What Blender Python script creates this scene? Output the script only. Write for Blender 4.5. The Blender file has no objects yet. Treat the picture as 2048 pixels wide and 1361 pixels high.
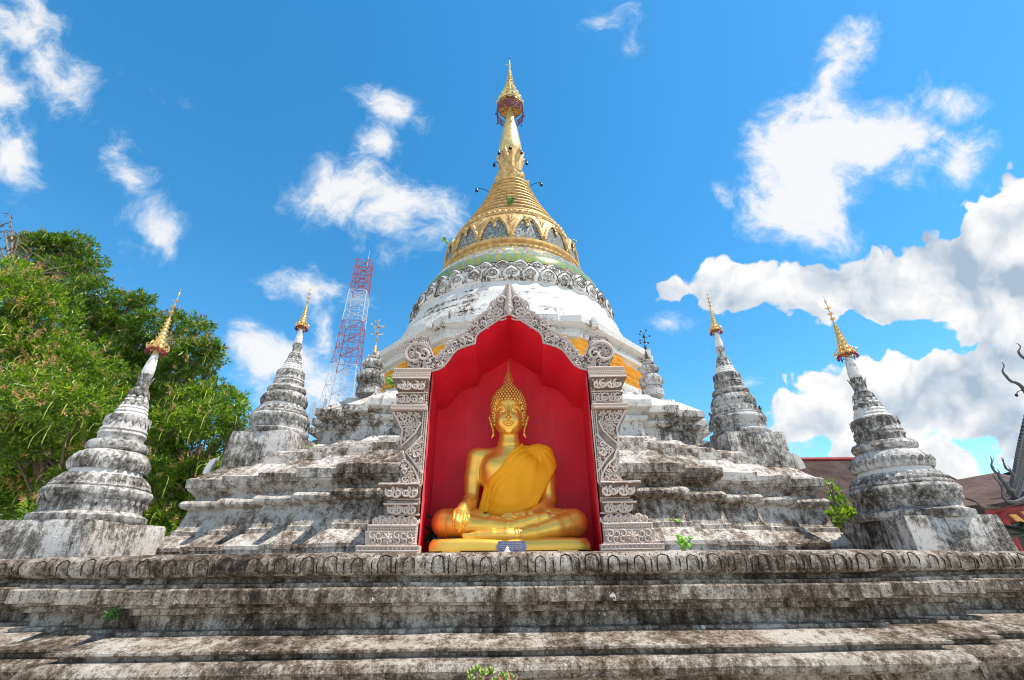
import bpy, math, random
import numpy as np
from mathutils import Vector, Matrix, noise
R = math.radians
random.seed(7); rng = np.random.default_rng(7)
S = bpy.context.scene
COL = S.collection
PI = math.pi

# ------------------------------------------------------------------ camera
CAMZ, PITCH, ROLL, FPX = 1.6, R(27.25), -0.0087, 893.0
cam_d = bpy.data.cameras.new('camera'); cam = bpy.data.objects.new('camera', cam_d); COL.objects.link(cam)
cam_d.sensor_width = 36.0; cam_d.lens = FPX/2048*36.0; cam_d.clip_end = 3000; cam_d.clip_start = .05
CM = Matrix.Rotation(PI/2+PITCH, 4, 'X') @ Matrix.Rotation(ROLL, 4, 'Z')
CM.translation = (0, 0, CAMZ)
cam.matrix_world = CM
S.camera = cam
def at(u, v, Y):
    """world point at depth Y seen at photo pixel (u, v)"""
    d = CM.to_3x3() @ Vector(((u-1024)/FPX, (680.5-v)/FPX, -1))
    return Vector((d.x/d.y*Y, Y, CAMZ + d.z/d.y*Y))

# ------------------------------------------------------------------ world, sun, exposure
SUN = Vector((.42, -.12, .90)).normalized()
S.view_settings.view_transform = 'Standard'; S.view_settings.look = 'None'
S.view_settings.exposure = 0.74; S.view_settings.gamma = 1
S.cycles.filter_width = 1.05; S.cycles.max_bounces = 6; S.cycles.diffuse_bounces = 4; S.cycles.glossy_bounces = 3
sl = bpy.data.lights.new('sun', 'SUN'); sl.energy = 3.8; sl.angle = R(.6); sl.color = (1, .93, .82)
so = bpy.data.objects.new('sun', sl); COL.objects.link(so)
so.rotation_euler = (-SUN).to_track_quat('-Z', 'Y').to_euler()
W = bpy.data.worlds.new('World'); S.world = W; W.use_nodes = True

class NT:
    """small helper for node trees"""
    def __init__(s, tree): s.t = tree; tree.nodes.clear()
    def n(s, typ, **k):
        nd = s.t.nodes.new(typ)
        ins = k.pop('i', {})
        for a, b in k.items(): setattr(nd, a, b)
        for a, b in ins.items():
            if hasattr(b, 'is_output') or isinstance(b, bpy.types.NodeSocket): s.t.links.new(b, nd.inputs[a])
            else: nd.inputs[a].default_value = b
        return nd
    def m(s, op, a, b=None, c=None, clamp=False):
        nd = s.t.nodes.new('ShaderNodeMath'); nd.operation = op; nd.use_clamp = clamp
        for q, x in enumerate((a, b, c)):
            if x is None: continue
            if isinstance(x, bpy.types.NodeSocket): s.t.links.new(x, nd.inputs[q])
            else: nd.inputs[q].default_value = x
        return nd.outputs[0]
    def mix(s, f, a, b, bt='MIX'):
        nd = s.t.nodes.new('ShaderNodeMix'); nd.data_type = 'RGBA'; nd.blend_type = bt
        for q, x in ((0, f), (6, a), (7, b)):
            if isinstance(x, bpy.types.NodeSocket): s.t.links.new(x, nd.inputs[q])
            elif q == 0: nd.inputs[q].default_value = x
            else: nd.inputs[q].default_value = (*x, 1)
        return nd.outputs[2]
    def smooth(s, x, a, b):
        nd = s.t.nodes.new('ShaderNodeMapRange'); nd.interpolation_type = 'SMOOTHSTEP'
        s.t.links.new(x, nd.inputs[0]); nd.inputs[1].default_value = a; nd.inputs[2].default_value = b
        return nd.outputs[0]
    def noise(s, vec, scale, det=6, rough=.55, dist=0, dim='3D'):
        nd = s.t.nodes.new('ShaderNodeTexNoise'); nd.noise_dimensions = dim
        s.t.links.new(vec, nd.inputs['Vector']); nd.inputs['Scale'].default_value = scale
        nd.inputs['Detail'].default_value = det; nd.inputs['Roughness'].default_value = rough
        nd.inputs['Distortion'].default_value = dist
        return nd
    def ramp(s, f, stops, interp='LINEAR'):
        nd = s.t.nodes.new('ShaderNodeValToRGB'); s.t.links.new(f, nd.inputs[0]); r = nd.color_ramp
        r.interpolation = interp
        while len(r.elements) < len(stops): r.elements.new(.5)
        for e, (p, c) in zip(r.elements, stops): e.position = p; e.color = (*c, 1)
        return nd.outputs[0]

def build_world():
    t = NT(W.node_tree)
    sky = t.n('ShaderNodeTexSky', sky_type='NISHITA', sun_disc=False)
    sky.sun_elevation = math.asin(SUN.z); sky.sun_rotation = math.atan2(SUN.x, SUN.y)
    sky.air_density = 1.0; sky.dust_density = .12; sky.ozone_density = 2.2; sky.altitude = 300
    hs = t.n('ShaderNodeHueSaturation', i={'Color': sky.outputs[0], 'Saturation': 1.33, 'Value': 1.05, 'Hue': .487})
    gm = hs.outputs[0]
    tc = t.n('ShaderNodeTexCoord').outputs['Generated']
    # cloud field laid out on a tilted plane of sky directions
    M3 = (Matrix.Rotation(PI/2+R(27.25), 3, 'X'))
    def dot(v):
        nd = t.n('ShaderNodeVectorMath', operation='DOT_PRODUCT', i={0: tc, 1: tuple(v)}); return nd.outputs['Value']
    fx, fy, fz = dot(M3 @ Vector((1, 0, 0))), dot(M3 @ Vector((0, 1, 0))), dot(M3 @ Vector((0, 0, -1)))
    fzc = t.m('MAXIMUM', fz, .08)
    px, py = t.m('DIVIDE', fx, fzc), t.m('DIVIDE', fy, fzc)
    P = t.n('ShaderNodeCombineXYZ', i={0: px, 1: py}).outputs[0]
    warp = t.noise(P, 3.2, 4, .6)
    wv = t.n('ShaderNodeVectorMath', operation='SUBTRACT', i={0: warp.outputs['Color'], 1: (.5, .5, .5)}).outputs[0]
    P2 = t.n('ShaderNodeVectorMath', operation='MULTIPLY_ADD', i={0: wv, 1: (.16, .16, 0), 2: P}).outputs[0]
    def field(lst):
        tot = None
        for (u, v, ru, rv, rot, w) in lst:
            mp = t.n('ShaderNodeMapping', vector_type='TEXTURE', i={0: P2})
            mp.inputs['Location'].default_value = ((u-1024)/893, (680.5-v)/893, 0)
            mp.inputs['Rotation'].default_value = (0, 0, R(rot))
            mp.inputs['Scale'].default_value = (ru/893, rv/893, 1)
            L = t.n('ShaderNodeVectorMath', operation='LENGTH', i={0: mp.outputs[0]}).outputs['Value']
            e = t.m('MULTIPLY', t.m('SUBTRACT', 1.0, L), w)
            tot = e if tot is None else t.m('SMOOTH_MAX', tot, e, .12)
        return tot
    wisp = [(60,60,170,90,-50,1.1),(150,150,70,95,0,.9),(25,290,75,110,20,1.1),(-30,160,90,150,0,1.2),(255,350,100,55,-50,.75),(300,440,95,62,-60,1.0),(270,480,50,40,0,.5),
            (330,180,50,20,-30,.2),(775,215,120,42,-30,1.0),(745,300,75,85,0,.9),(700,380,140,80,10,1.35),(800,430,140,85,-15,1.35),(850,470,60,50,0,.8),(640,370,50,40,0,.4),
            (630,570,115,50,-12,1.0),(655,640,50,85,-15,.95),(500,660,45,25,0,.8),(540,715,120,62,10,1.35),(625,770,130,85,0,1.3),(720,600,60,16,0,.3),
            (1230,30,70,30,0,.3),(1275,70,22,60,0,.3),(1330,645,70,26,0,.6),(1275,606,26,10,0,.5),
            (1685,150,150,60,66,1.3),(1630,300,200,140,40,1.9),(1600,400,160,130,10,1.9),(1740,290,190,95,10,1.6),(1850,330,120,60,20,.8),(1900,215,85,48,-10,.9),(1930,350,85,90,30,1.0),(1450,410,60,26,-50,.5),
            (1510,785,36,16,10,.5),(1555,920,60,60,0,.5)]
    cumu = [(1345,575,60,34,0,1.0),(1480,590,130,60,0,1.3),(1620,590,140,75,0,1.4),(1760,570,150,90,0,1.5),(1900,560,150,120,0,1.6),(2050,520,150,170,0,1.7),
            (1980,640,160,60,0,1.0),(1660,790,100,60,0,1.1),(1760,780,130,95,0,1.3),(1900,790,170,120,0,1.5),(2070,800,160,180,0,1.6),(1640,850,140,80,0,1.4),(1800,920,190,75,0,1.4),(2100,1000,200,60,0,.9)]
    sc = t.n('ShaderNodeMapping', i={0: P2, 'Scale': (1, 1.35, 1), 'Rotation': (0, 0, R(35))}).outputs[0]
    nw = t.noise(sc, 7.0, 8, .68, .25)
    nc = t.noise(P2, 7.5, 8, .62)
    vd = t.m('SUBTRACT', .45, t.n('ShaderNodeTexVoronoi', feature='SMOOTH_F1', i={'Vector': P2, 'Scale': 11., 'Smoothness': .35, 'Detail': 2.0, 'Roughness': .6}).outputs['Distance'])
    ew, ec = field(wisp), field(cumu)
    dw = t.m('ADD', ew, t.m('MULTIPLY', t.m('SUBTRACT', nw.outputs[0], .5), 3.3))
    dc = t.m('ADD', t.m('ADD', t.m('ADD', ec, .30), t.m('MULTIPLY', vd, .75)), t.m('MULTIPLY', t.m('SUBTRACT', nc.outputs[0], .5), 1.25))
    aw = t.smooth(dw, .0, 1.2); ac = t.smooth(dc, .06, .24)
    aw = t.m('MULTIPLY', aw, t.smooth(ew, -.45, .15)); ac = t.m('MULTIPLY', ac, t.smooth(ec, -.35, .05))
    # cloud relief: density compared with a point nearer the sun
    Pu = t.n('ShaderNodeVectorMath', operation='ADD', i={0: P2, 1: (.02, .055, 0)}).outputs[0]
    n2 = t.noise(Pu, 7.5, 5, .5, .2); n3 = t.noise(P2, 7.5, 5, .5, .2); n4 = t.noise(t.n('ShaderNodeMapping', i={0: P2, 'Scale': (.8, 1.9, 1)}).outputs[0], 2.4, 4, .5)
    rel = t.m('SUBTRACT', n3.outputs[0], n2.outputs[0])
    lit = t.m('ADD', t.m('ADD', t.m('MULTIPLY', rel, 3.0), .76), t.m('MULTIPLY', t.m('SUBTRACT', n4.outputs[0], .5), 2.1))
    core = t.smooth(ec, .15, 1.0)
    lit = t.m('SUBTRACT', lit, t.m('MULTIPLY', core, .25), clamp=True)
    ccol = t.mix(lit, (.42, .54, .68), (1.0, 1.0, 1.0))
    cw = t.mix(t.smooth(dw, .3, 1.0), (.72, .86, 1.0), (1.0, .99, .985))
    K = 4.25
    def sc_(c):
        return t.n('ShaderNodeVectorMath', operation='SCALE', i={0: c, 3: K}).outputs[0]
    col = t.mix(t.m('MULTIPLY', aw, .93), gm, sc_(cw))
    col = t.mix(ac, col, sc_(ccol))
    up = t.smooth(fz, .1, .25)
    # unseen bright clouds added outside the view as neutral fill light
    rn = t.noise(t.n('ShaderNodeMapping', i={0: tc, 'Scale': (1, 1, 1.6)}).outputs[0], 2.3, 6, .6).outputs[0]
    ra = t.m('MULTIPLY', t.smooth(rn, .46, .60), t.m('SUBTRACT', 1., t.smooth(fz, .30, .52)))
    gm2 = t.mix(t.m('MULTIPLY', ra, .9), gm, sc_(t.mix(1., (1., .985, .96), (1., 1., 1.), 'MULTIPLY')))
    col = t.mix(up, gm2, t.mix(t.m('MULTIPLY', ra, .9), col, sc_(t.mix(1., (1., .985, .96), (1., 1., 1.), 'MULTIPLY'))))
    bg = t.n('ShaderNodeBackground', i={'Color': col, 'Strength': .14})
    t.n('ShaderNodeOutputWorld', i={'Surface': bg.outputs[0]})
build_world()

# ------------------------------------------------------------------ materials
def newmat(name):
    m = bpy.data.materials.new(name); m.use_nodes = True
    return m, NT(m.node_tree)
def finish(t, base, rough=.8, metal=0., bump=None, bstr=.5, bdist=.02, spec=.3, **kw):
    bs = t.n('ShaderNodeBsdfPrincipled')
    for k, x in (('Base Color', base), ('Roughness', rough), ('Metallic', metal), ('Specular IOR Level', spec)):
        if isinstance(x, bpy.types.NodeSocket): t.t.links.new(x, bs.inputs[k])
        else: bs.inputs[k].default_value = (*x, 1) if isinstance(x, tuple) else x
    for k, x in kw.items(): bs.inputs[k.replace('_', ' ')].default_value = x
    if bump is not None:
        b = t.n('ShaderNodeBump', i={'Strength': bstr, 'Distance': bdist, 'Height': bump})
        t.t.links.new(b.outputs[0], bs.inputs['Normal'])
    t.n('ShaderNodeOutputMaterial', i={'Surface': bs.outputs[0]})
    return bs
def stone(name, dirt=.5, white=(.62, .595, .56), grey=(.35, .32, .285), brown=(.15, .115, .085), dark=(.028, .024, .02), sc=1., bstr=.7, contrast=1.0, warm=.3, chips=.0, courses=0.):
    m, t = newmat(name)
    P = t.n('ShaderNodeNewGeometry').outputs['Position']
    big = t.noise(P, .75*sc, 5, .6).outputs[0]
    mid = t.noise(P, 7.0*sc, 8, .72).outputs[0]
    fin = t.noise(P, 38*sc, 7, .75).outputs[0]
    st = t.n('ShaderNodeMapping', i={0: P, 'Scale': (9*sc, 9*sc, 1.1*sc)}).outputs[0]
    strk = t.noise(st, 1.3, 6, .65).outputs[0]
    s = t.m('ADD', t.m('MULTIPLY', big, .62), t.m('MULTIPLY', mid, .56))
    s = t.m('ADD', s, t.m('MULTIPLY', fin, .50)); s = t.m('ADD', s, t.m('MULTIPLY', strk, .40))
    # s is about .85 +- .13 ; shift so that dirt=.5 splits it
    s = t.m('ADD', t.m('MULTIPLY', t.m('SUBTRACT', s, 1.04), 2.3*contrast), 1.0-dirt)
    if courses:
        hz = t.n('ShaderNodeMapping', i={0: P, 'Scale': (.5, .5, 5.5)}).outputs[0]
        hn = t.noise(hz, 1.6, 7, .7, .4).outputs[0]
        s = t.m('SUBTRACT', s, t.m('MULTIPLY', t.smooth(hn, .50, .66), courses))
    col = t.ramp(s, [(.18, dark), (.35, brown), (.48, grey), (.60, white), (1.0, tuple(min(1, c*1.05) for c in white))])
    wn = t.noise(P, 2.1*sc, 4, .6).outputs[0]
    col = t.mix(t.m('MULTIPLY', t.smooth(wn, .42, .68), warm), col, (.43, .30, .22), 'MULTIPLY') if warm > 0 else col
    if chips > 0:
        cn = t.noise(P, 5.5*sc, 9, .72, .2).outputs[0]
        col = t.mix(t.smooth(cn, .70-chips, .735-chips), col, (.72, .70, .67))
    sp = t.noise(P, 75*sc, 3, .6).outputs[0]
    col = t.mix(t.m('MULTIPLY', t.smooth(sp, .55, .64), .6), col, (.9, .88, .84), 'OVERLAY')
    h = t.m('ADD', t.m('MULTIPLY', fin, .6), t.m('MULTIPLY', mid, .9)); h = t.m('ADD', h, t.m('MULTIPLY', sp, .18))
    finish(t, col, .92, 0, h, bstr, .035, .2)
    return m
def plain(name, col, rough=.6, metal=0, var=.25, nsc=8, bstr=.2, bdist=.01, spec=.4, **kw):
    m, t = newmat(name)
    P = t.n('ShaderNodeNewGeometry').outputs['Position']
    n = t.noise(P, nsc, 6, .6).outputs[0]
    c = t.mix(t.smooth(n, .3, .7), tuple(x*(1-var) for x in col), tuple(min(1, x*(1+var)) for x in col))
    finish(t, c, rough, metal, n, bstr, bdist, spec, **kw)
    return m
M = {}
M['plinth'] = stone('old_plinth_plaster', .54, contrast=.72, white=(.54, .49, .43), grey=(.30, .255, .21), brown=(.13, .098, .072), chips=.06, bstr=1.0, warm=.45, sc=1.5)
M['terrace'] = stone('weathered_terrace_plaster', .52, brown=(.16, .12, .09), white=(.62,.585,.54), grey=(.34,.30,.26), warm=.28, chips=.04, sc=1.25, bstr=.9, contrast=.75)
M['upper'] = stone('weathered_white_plaster', .42, contrast=1.0, warm=.1, sc=1.1, bstr=.8)
M['drum'] = stone('whitewashed_plaster', .20, white=(.63, .61, .585), grey=(.42,.395,.37), contrast=1.1, warm=.0, sc=1.2, bstr=.6, courses=.36)
M['petal'] = stone('stained_lotus_plaster', .38, white=(.66, .63, .60), contrast=1.3, warm=.0, sc=1.6, bstr=.5)
M['stupa'] = stone('grey_lichen_plaster', .52, white=(.54, .515, .49), grey=(.29, .27, .25), brown=(.155, .14, .125), dark=(.045,.04,.035), warm=.0, sc=2.0, bstr=.6, contrast=.9)
M['stupa_box'] = stone('lichen_block_plaster', .52, white=(.60, .57, .54), grey=(.30, .275, .25), brown=(.13, .115, .10), warm=.05, sc=1.6, contrast=.75)
M['stupa_white'] = stone('whitewashed_stupa_plaster', .22, white=(.68, .65, .62), warm=.0, sc=2.0, bstr=.4)
M['line'] = stone('dirty_lotus_line', .62, sc=4, white=(.5,.48,.45), grey=(.30,.28,.25), brown=(.16,.14,.12), dark=(.06,.05,.045), warm=0)
M['groove'] = stone('mouldy_groove', .85, sc=2, white=(.2,.18,.15), grey=(.10,.085,.07), brown=(.045,.035,.028))
M['carve'] = stone('pale_carved_plaster', .16, white=(.56, .455, .395), grey=(.39, .30, .25), brown=(.26, .20, .17), dark=(.14,.10,.08), sc=4, bstr=.4, contrast=.6, warm=.0)
M['carve_arch'] = stone('silvery_carved_plaster', .22, white=(.46, .39, .36), grey=(.30, .245, .22), brown=(.18, .15, .14), dark=(.1,.08,.07), sc=5, bstr=.4, contrast=.7, warm=.0)
M['carve_dark'] = plain('dark_frieze_ground', (.17, .135, .12), .9, nsc=14)
M['carve_shaft'] = plain('taupe_shaft_ground', (.27, .22, .19), .9, nsc=14)
M['carve_bg'] = plain('brown_carving_ground', (.16, .10, .075), .9, nsc=14)
M['red'] = plain('red_niche_paint', (.74, .012, .034), .42, var=.10, nsc=2.5, bstr=.06, spec=.4)
def mat_red():
    m, t = newmat('red_niche_paint')
    P = t.n('ShaderNodeNewGeometry').outputs['Position']
    a = t.noise(P, 1.4, 6, .6).outputs[0]; st = t.noise(t.n('ShaderNodeMapping', i={0: P, 'Scale': (14, 14, 1.1)}).outputs[0], 1., 5, .6).outputs[0]
    c = t.mix(t.smooth(a, .3, .7), (.62, .010, .026), (.80, .014, .040))
    c = t.mix(t.m('MULTIPLY', t.smooth(st, .52, .75), .35), c, (.72, .06, .08))
    c = t.mix(t.m('MULTIPLY', t.smooth(t.noise(P, 5, 8, .7, .5).outputs[0], .60, .72), .35), c, (.40, .02, .03))
    nk = t.noise(P, 22, 5, .6).outputs[0]
    c = t.mix(t.smooth(nk, .755, .775), c, (.75, .6, .55))
    finish(t, c, t.m('ADD', .38, t.m('MULTIPLY', a, .25)), 0, t.m('ADD', a, t.m('MULTIPLY', nk, .1)), .12, .02, .4)
    return m
M['red'] = mat_red()
M['pink'] = plain('pink_red_paint', (.72, .10, .12), .6, var=.12, nsc=5)  # paler, pinker red for the front strip of the jambs
M['buddha'] = plain('satin_gold_paint', (.90, .54, .10), .40, .72, var=.05, nsc=2, bstr=.03, spec=.5)
M['hair'] = plain('dull_gold_curls', (.74, .42, .10), .38, .8, var=.08, nsc=9)
M['gold'] = plain('weathered_gilding', (.72, .47, .17), .42, .6, var=.25, nsc=12, bstr=.4)
M['goldcone'] = plain('bright_gold_leaf', (.72, .52, .20), .34, .45, var=.22, nsc=7, bstr=.5, bdist=.03)
M['goldpaint'] = plain('ochre_gold_plaster', (.54, .345, .135), .5, .25, var=.3, nsc=6, bstr=.5)
M['redgold'] = plain('red_lacquer_fringe', (.22, .03, .045), .5, .3)
M['purple'] = plain('faded_purple_fringe', (.16, .04, .09), .6, .1)
M['dark'] = plain('dark_iron', (.03, .03, .035), .4, .6)
M['bronze'] = plain('dark_bronze', (.10, .08, .05), .35, .8)
M['white_paint'] = plain('tower_white_paint', (.42, .48, .54), .6, .1)
M['red_paint'] = plain('tower_red_paint', (.30, .07, .07), .6, .1)
M['bark'] = plain('grey_brown_bark', (.14, .105, .075), .95, nsc=9, bstr=1, bdist=.03)
M['deadwood'] = plain('dry_dead_branch', (.24, .18, .13), .95, nsc=9)
M['plaque'] = plain('blue_grey_plaque', (.16, .17, .30), .35, .2, nsc=6)
M['plaque_line'] = plain('worn_plaque_lettering', (.50, .47, .48), .4, .2)
M['slit'] = plain('dark_eye_line', (.03, .012, .006), .5)
M['ground'] = stone('courtyard_paving', .42, white=(.62, .58, .52), grey=(.5,.46,.40), brown=(.36,.31,.26), sc=.6, warm=.1)
M['roofbeam'] = plain('dark_red_beam', (.30, .03, .03), .6)
M['gable'] = plain('grey_silver_gable', (.085, .085, .088), .7, .1, nsc=20, bstr=.6)
M['palm'] = plain('dark_palm_leaf', (.012, .035, .015), .5)
M['ochre'] = plain('ochre_lantern_cloth', (.65, .35, .10), .7)
M['lime'] = plain('young_green_leaf', (.16, .36, .03), .5, nsc=30)
M['succ'] = plain('pale_green_succulent', (.33, .42, .12), .5, nsc=40)
M['pinkstem'] = plain('pinkish_twig', (.55, .32, .2), .6)
M['weed_green'] = plain('weed_green', (.11, .22, .04), .6)
M['dark_wall'] = plain('dark_brown_wall', (.06, .045, .04), .8)  # plain dark brown for the wall of the ornate hall
M['fern_green'] = plain('fern_green', (.05, .13, .02), .6)
M['pot'] = plain('terracotta', (.35, .16, .09), .8)

def mat_cloth(name, col, sheen=.2, stripe=0):
    m, t = newmat(name)
    P = t.n('ShaderNodeNewGeometry').outputs['Position']
    n = t.noise(P, 3, 4, .5).outputs[0]
    c = t.mix(n, tuple(x*.88 for x in col), tuple(min(1, x*1.1) for x in col))
    finish(t, c, .62, 0, n, .1, .01, .25)
    return m
M['robe'] = mat_cloth('saffron_robe_cloth', (1.0, .40, .008))
M['sash'] = mat_cloth('faded_saffron_sash', (.84, .46, .08))

def mat_tiles(name, kind):
    """cylindrical mosaics: cells laid out by angle and height round the object's own axis"""
    m, t = newmat(name)
    O = t.n('ShaderNodeTexCoord').outputs['Object']
    sx = t.n('ShaderNodeSeparateXYZ', i={0: O})
    an = t.m('ARCTAN2', sx.outputs[0], sx.outputs[1]); z = sx.outputs[2]
    if kind == 'bell':
        a = t.m('MULTIPLY', an, 56.); b = t.m('MULTIPLY', z, 22.)
    elif kind == 'green_up':
        p = t.m('MULTIPLY', an, 22.); q = t.m('MULTIPLY', z, 9.)
        a = t.m('ADD', p, q); b = t.m('SUBTRACT', p, q)
    else:
        p = t.m('MULTIPLY', an, 44.); q = t.m('MULTIPLY', z, 16.)
        a = t.m('ADD', p, q); b = t.m('SUBTRACT', p, q)
    ia, ib = t.m('FLOOR', a), t.m('FLOOR', b)
    fa, fb = t.m('FRACT', a), t.m('FRACT', b)
    cell = t.n('ShaderNodeCombineXYZ', i={0: ia, 1: ib}).outputs[0]
    wn = t.n('ShaderNodeTexWhiteNoise', noise_dimensions='3D', i={0: cell}).outputs[0]
    ea = t.m('MINIMUM', fa, t.m('SUBTRACT', 1., fa)); eb = t.m('MINIMUM', fb, t.m('SUBTRACT', 1., fb))
    e = t.m('MINIMUM', ea, eb)
    g = t.m('LESS_THAN', e, .10 if kind == 'bell' else .14)
    if kind == 'bell':
        c = t.ramp(wn, [(0, (.06, .10, .12)), (.3, (.13, .18, .20)), (.6, (.24, .28, .28)), (.8, (.36, .34, .27)), (.95, (.55, .58, .56))], 'CONSTANT')
        c = t.mix(g, c, (.34, .30, .20)); rough, met = .28, .35
    elif kind == 'green_up':
        col_i = t.m('FLOORED_MODULO', t.m('ADD', ia, ib), 4.)
        alt = t.m('LESS_THAN', t.m('FLOORED_MODULO', t.m('SUBTRACT', ia, ib), 2.), 1.)
        c1 = t.mix(t.m('LESS_THAN', col_i, 2.), (.04, .13, .45), (.10, .30, .10))
        c = t.mix(t.m('MULTIPLY', alt, .0), c1, (.5, .38, .2))
        c = t.mix(t.m('GREATER_THAN', wn, .62), c, (.50, .36, .19))
        c = t.mix(g, c, (.46, .36, .22)); rough, met = .18, .1
    else:
        k = t.m('FLOORED_MODULO', t.m('ADD', ia, ib), 8.)
        c1 = t.mix(t.m('LESS_THAN', k, 4.), (.38, .13, .03), (.03, .10, .30))
        c = t.mix(t.m('GREATER_THAN', wn, .5), c1, (.03, .17, .05))
        c = t.mix(g, c, (.34, .42, .10)); rough, met = .2, .1
    finish(t, c, rough, met, t.m('SUBTRACT', 1., g), .4, .02, .5)
    return m
M['tile_bell'] = mat_tiles('mirror_mosaic', 'bell')
M['tile_up'] = mat_tiles('blue_green_diamond_tiles', 'green_up')
M['tile_lo'] = mat_tiles('small_green_rosette_tiles', 'lo')

def mat_leaf(name, c1, c2, c3):
    m, t = newmat(name)
    a = t.n('ShaderNodeAttribute', attribute_name='rnd').outputs['Fac']
    c = t.ramp(a, [(0, c1), (.55, c2), (1, c3)])
    d = t.n('ShaderNodeBsdfPrincipled', i={'Base Color': c, 'Roughness': .38, 'Specular IOR Level': .5})
    tr = t.n('ShaderNodeBsdfTranslucent', i={'Color': t.mix(1., c, (1.7, 1.7, .5), 'MULTIPLY')})
    mx = t.n('ShaderNodeMixShader', i={0: .28, 1: d.outputs[0], 2: tr.outputs[0]})
    t.n('ShaderNodeOutputMaterial', i={'Surface': mx.outputs[0]})
    return m
M['leafA'] = mat_leaf('yellow_green_leaves', (.04, .10, .008), (.13, .25, .018), (.32, .42, .035))
M['leafB'] = mat_leaf('deep_green_leaves', (.03, .085, .008), (.085, .17, .013), (.20, .29, .022))
M['flower'] = plain('tan_flower_spray', (.50, .30, .12), .9, nsc=20)
M['yellowstem'] = plain('yellow_fruit_stalk', (.36, .38, .07), .8, nsc=20)
M['brownleaf'] = mat_leaf('dry_brown_leaves', (.05, .03, .02), (.09, .055, .03), (.14, .09, .05))

def mat_roof():
    m, t = newmat('weathered_corrugated_roof')
    O = t.n('ShaderNodeTexCoord').outputs['Object']
    sx = t.n('ShaderNodeSeparateXYZ', i={0: O})
    w = t.m('SINE', t.m('MULTIPLY', sx.outputs[0], 34.))
    n = t.noise(O, 3, 6, .7).outputs[0]
    c = t.ramp(n, [(.3, (.085, .06, .055)), (.5, (.16, .115, .10)), (.7, (.24, .19, .17))])
    finish(t, c, .8, 0, w, .9, .04, .3)
    return m
M['roof'] = mat_roof()

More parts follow.
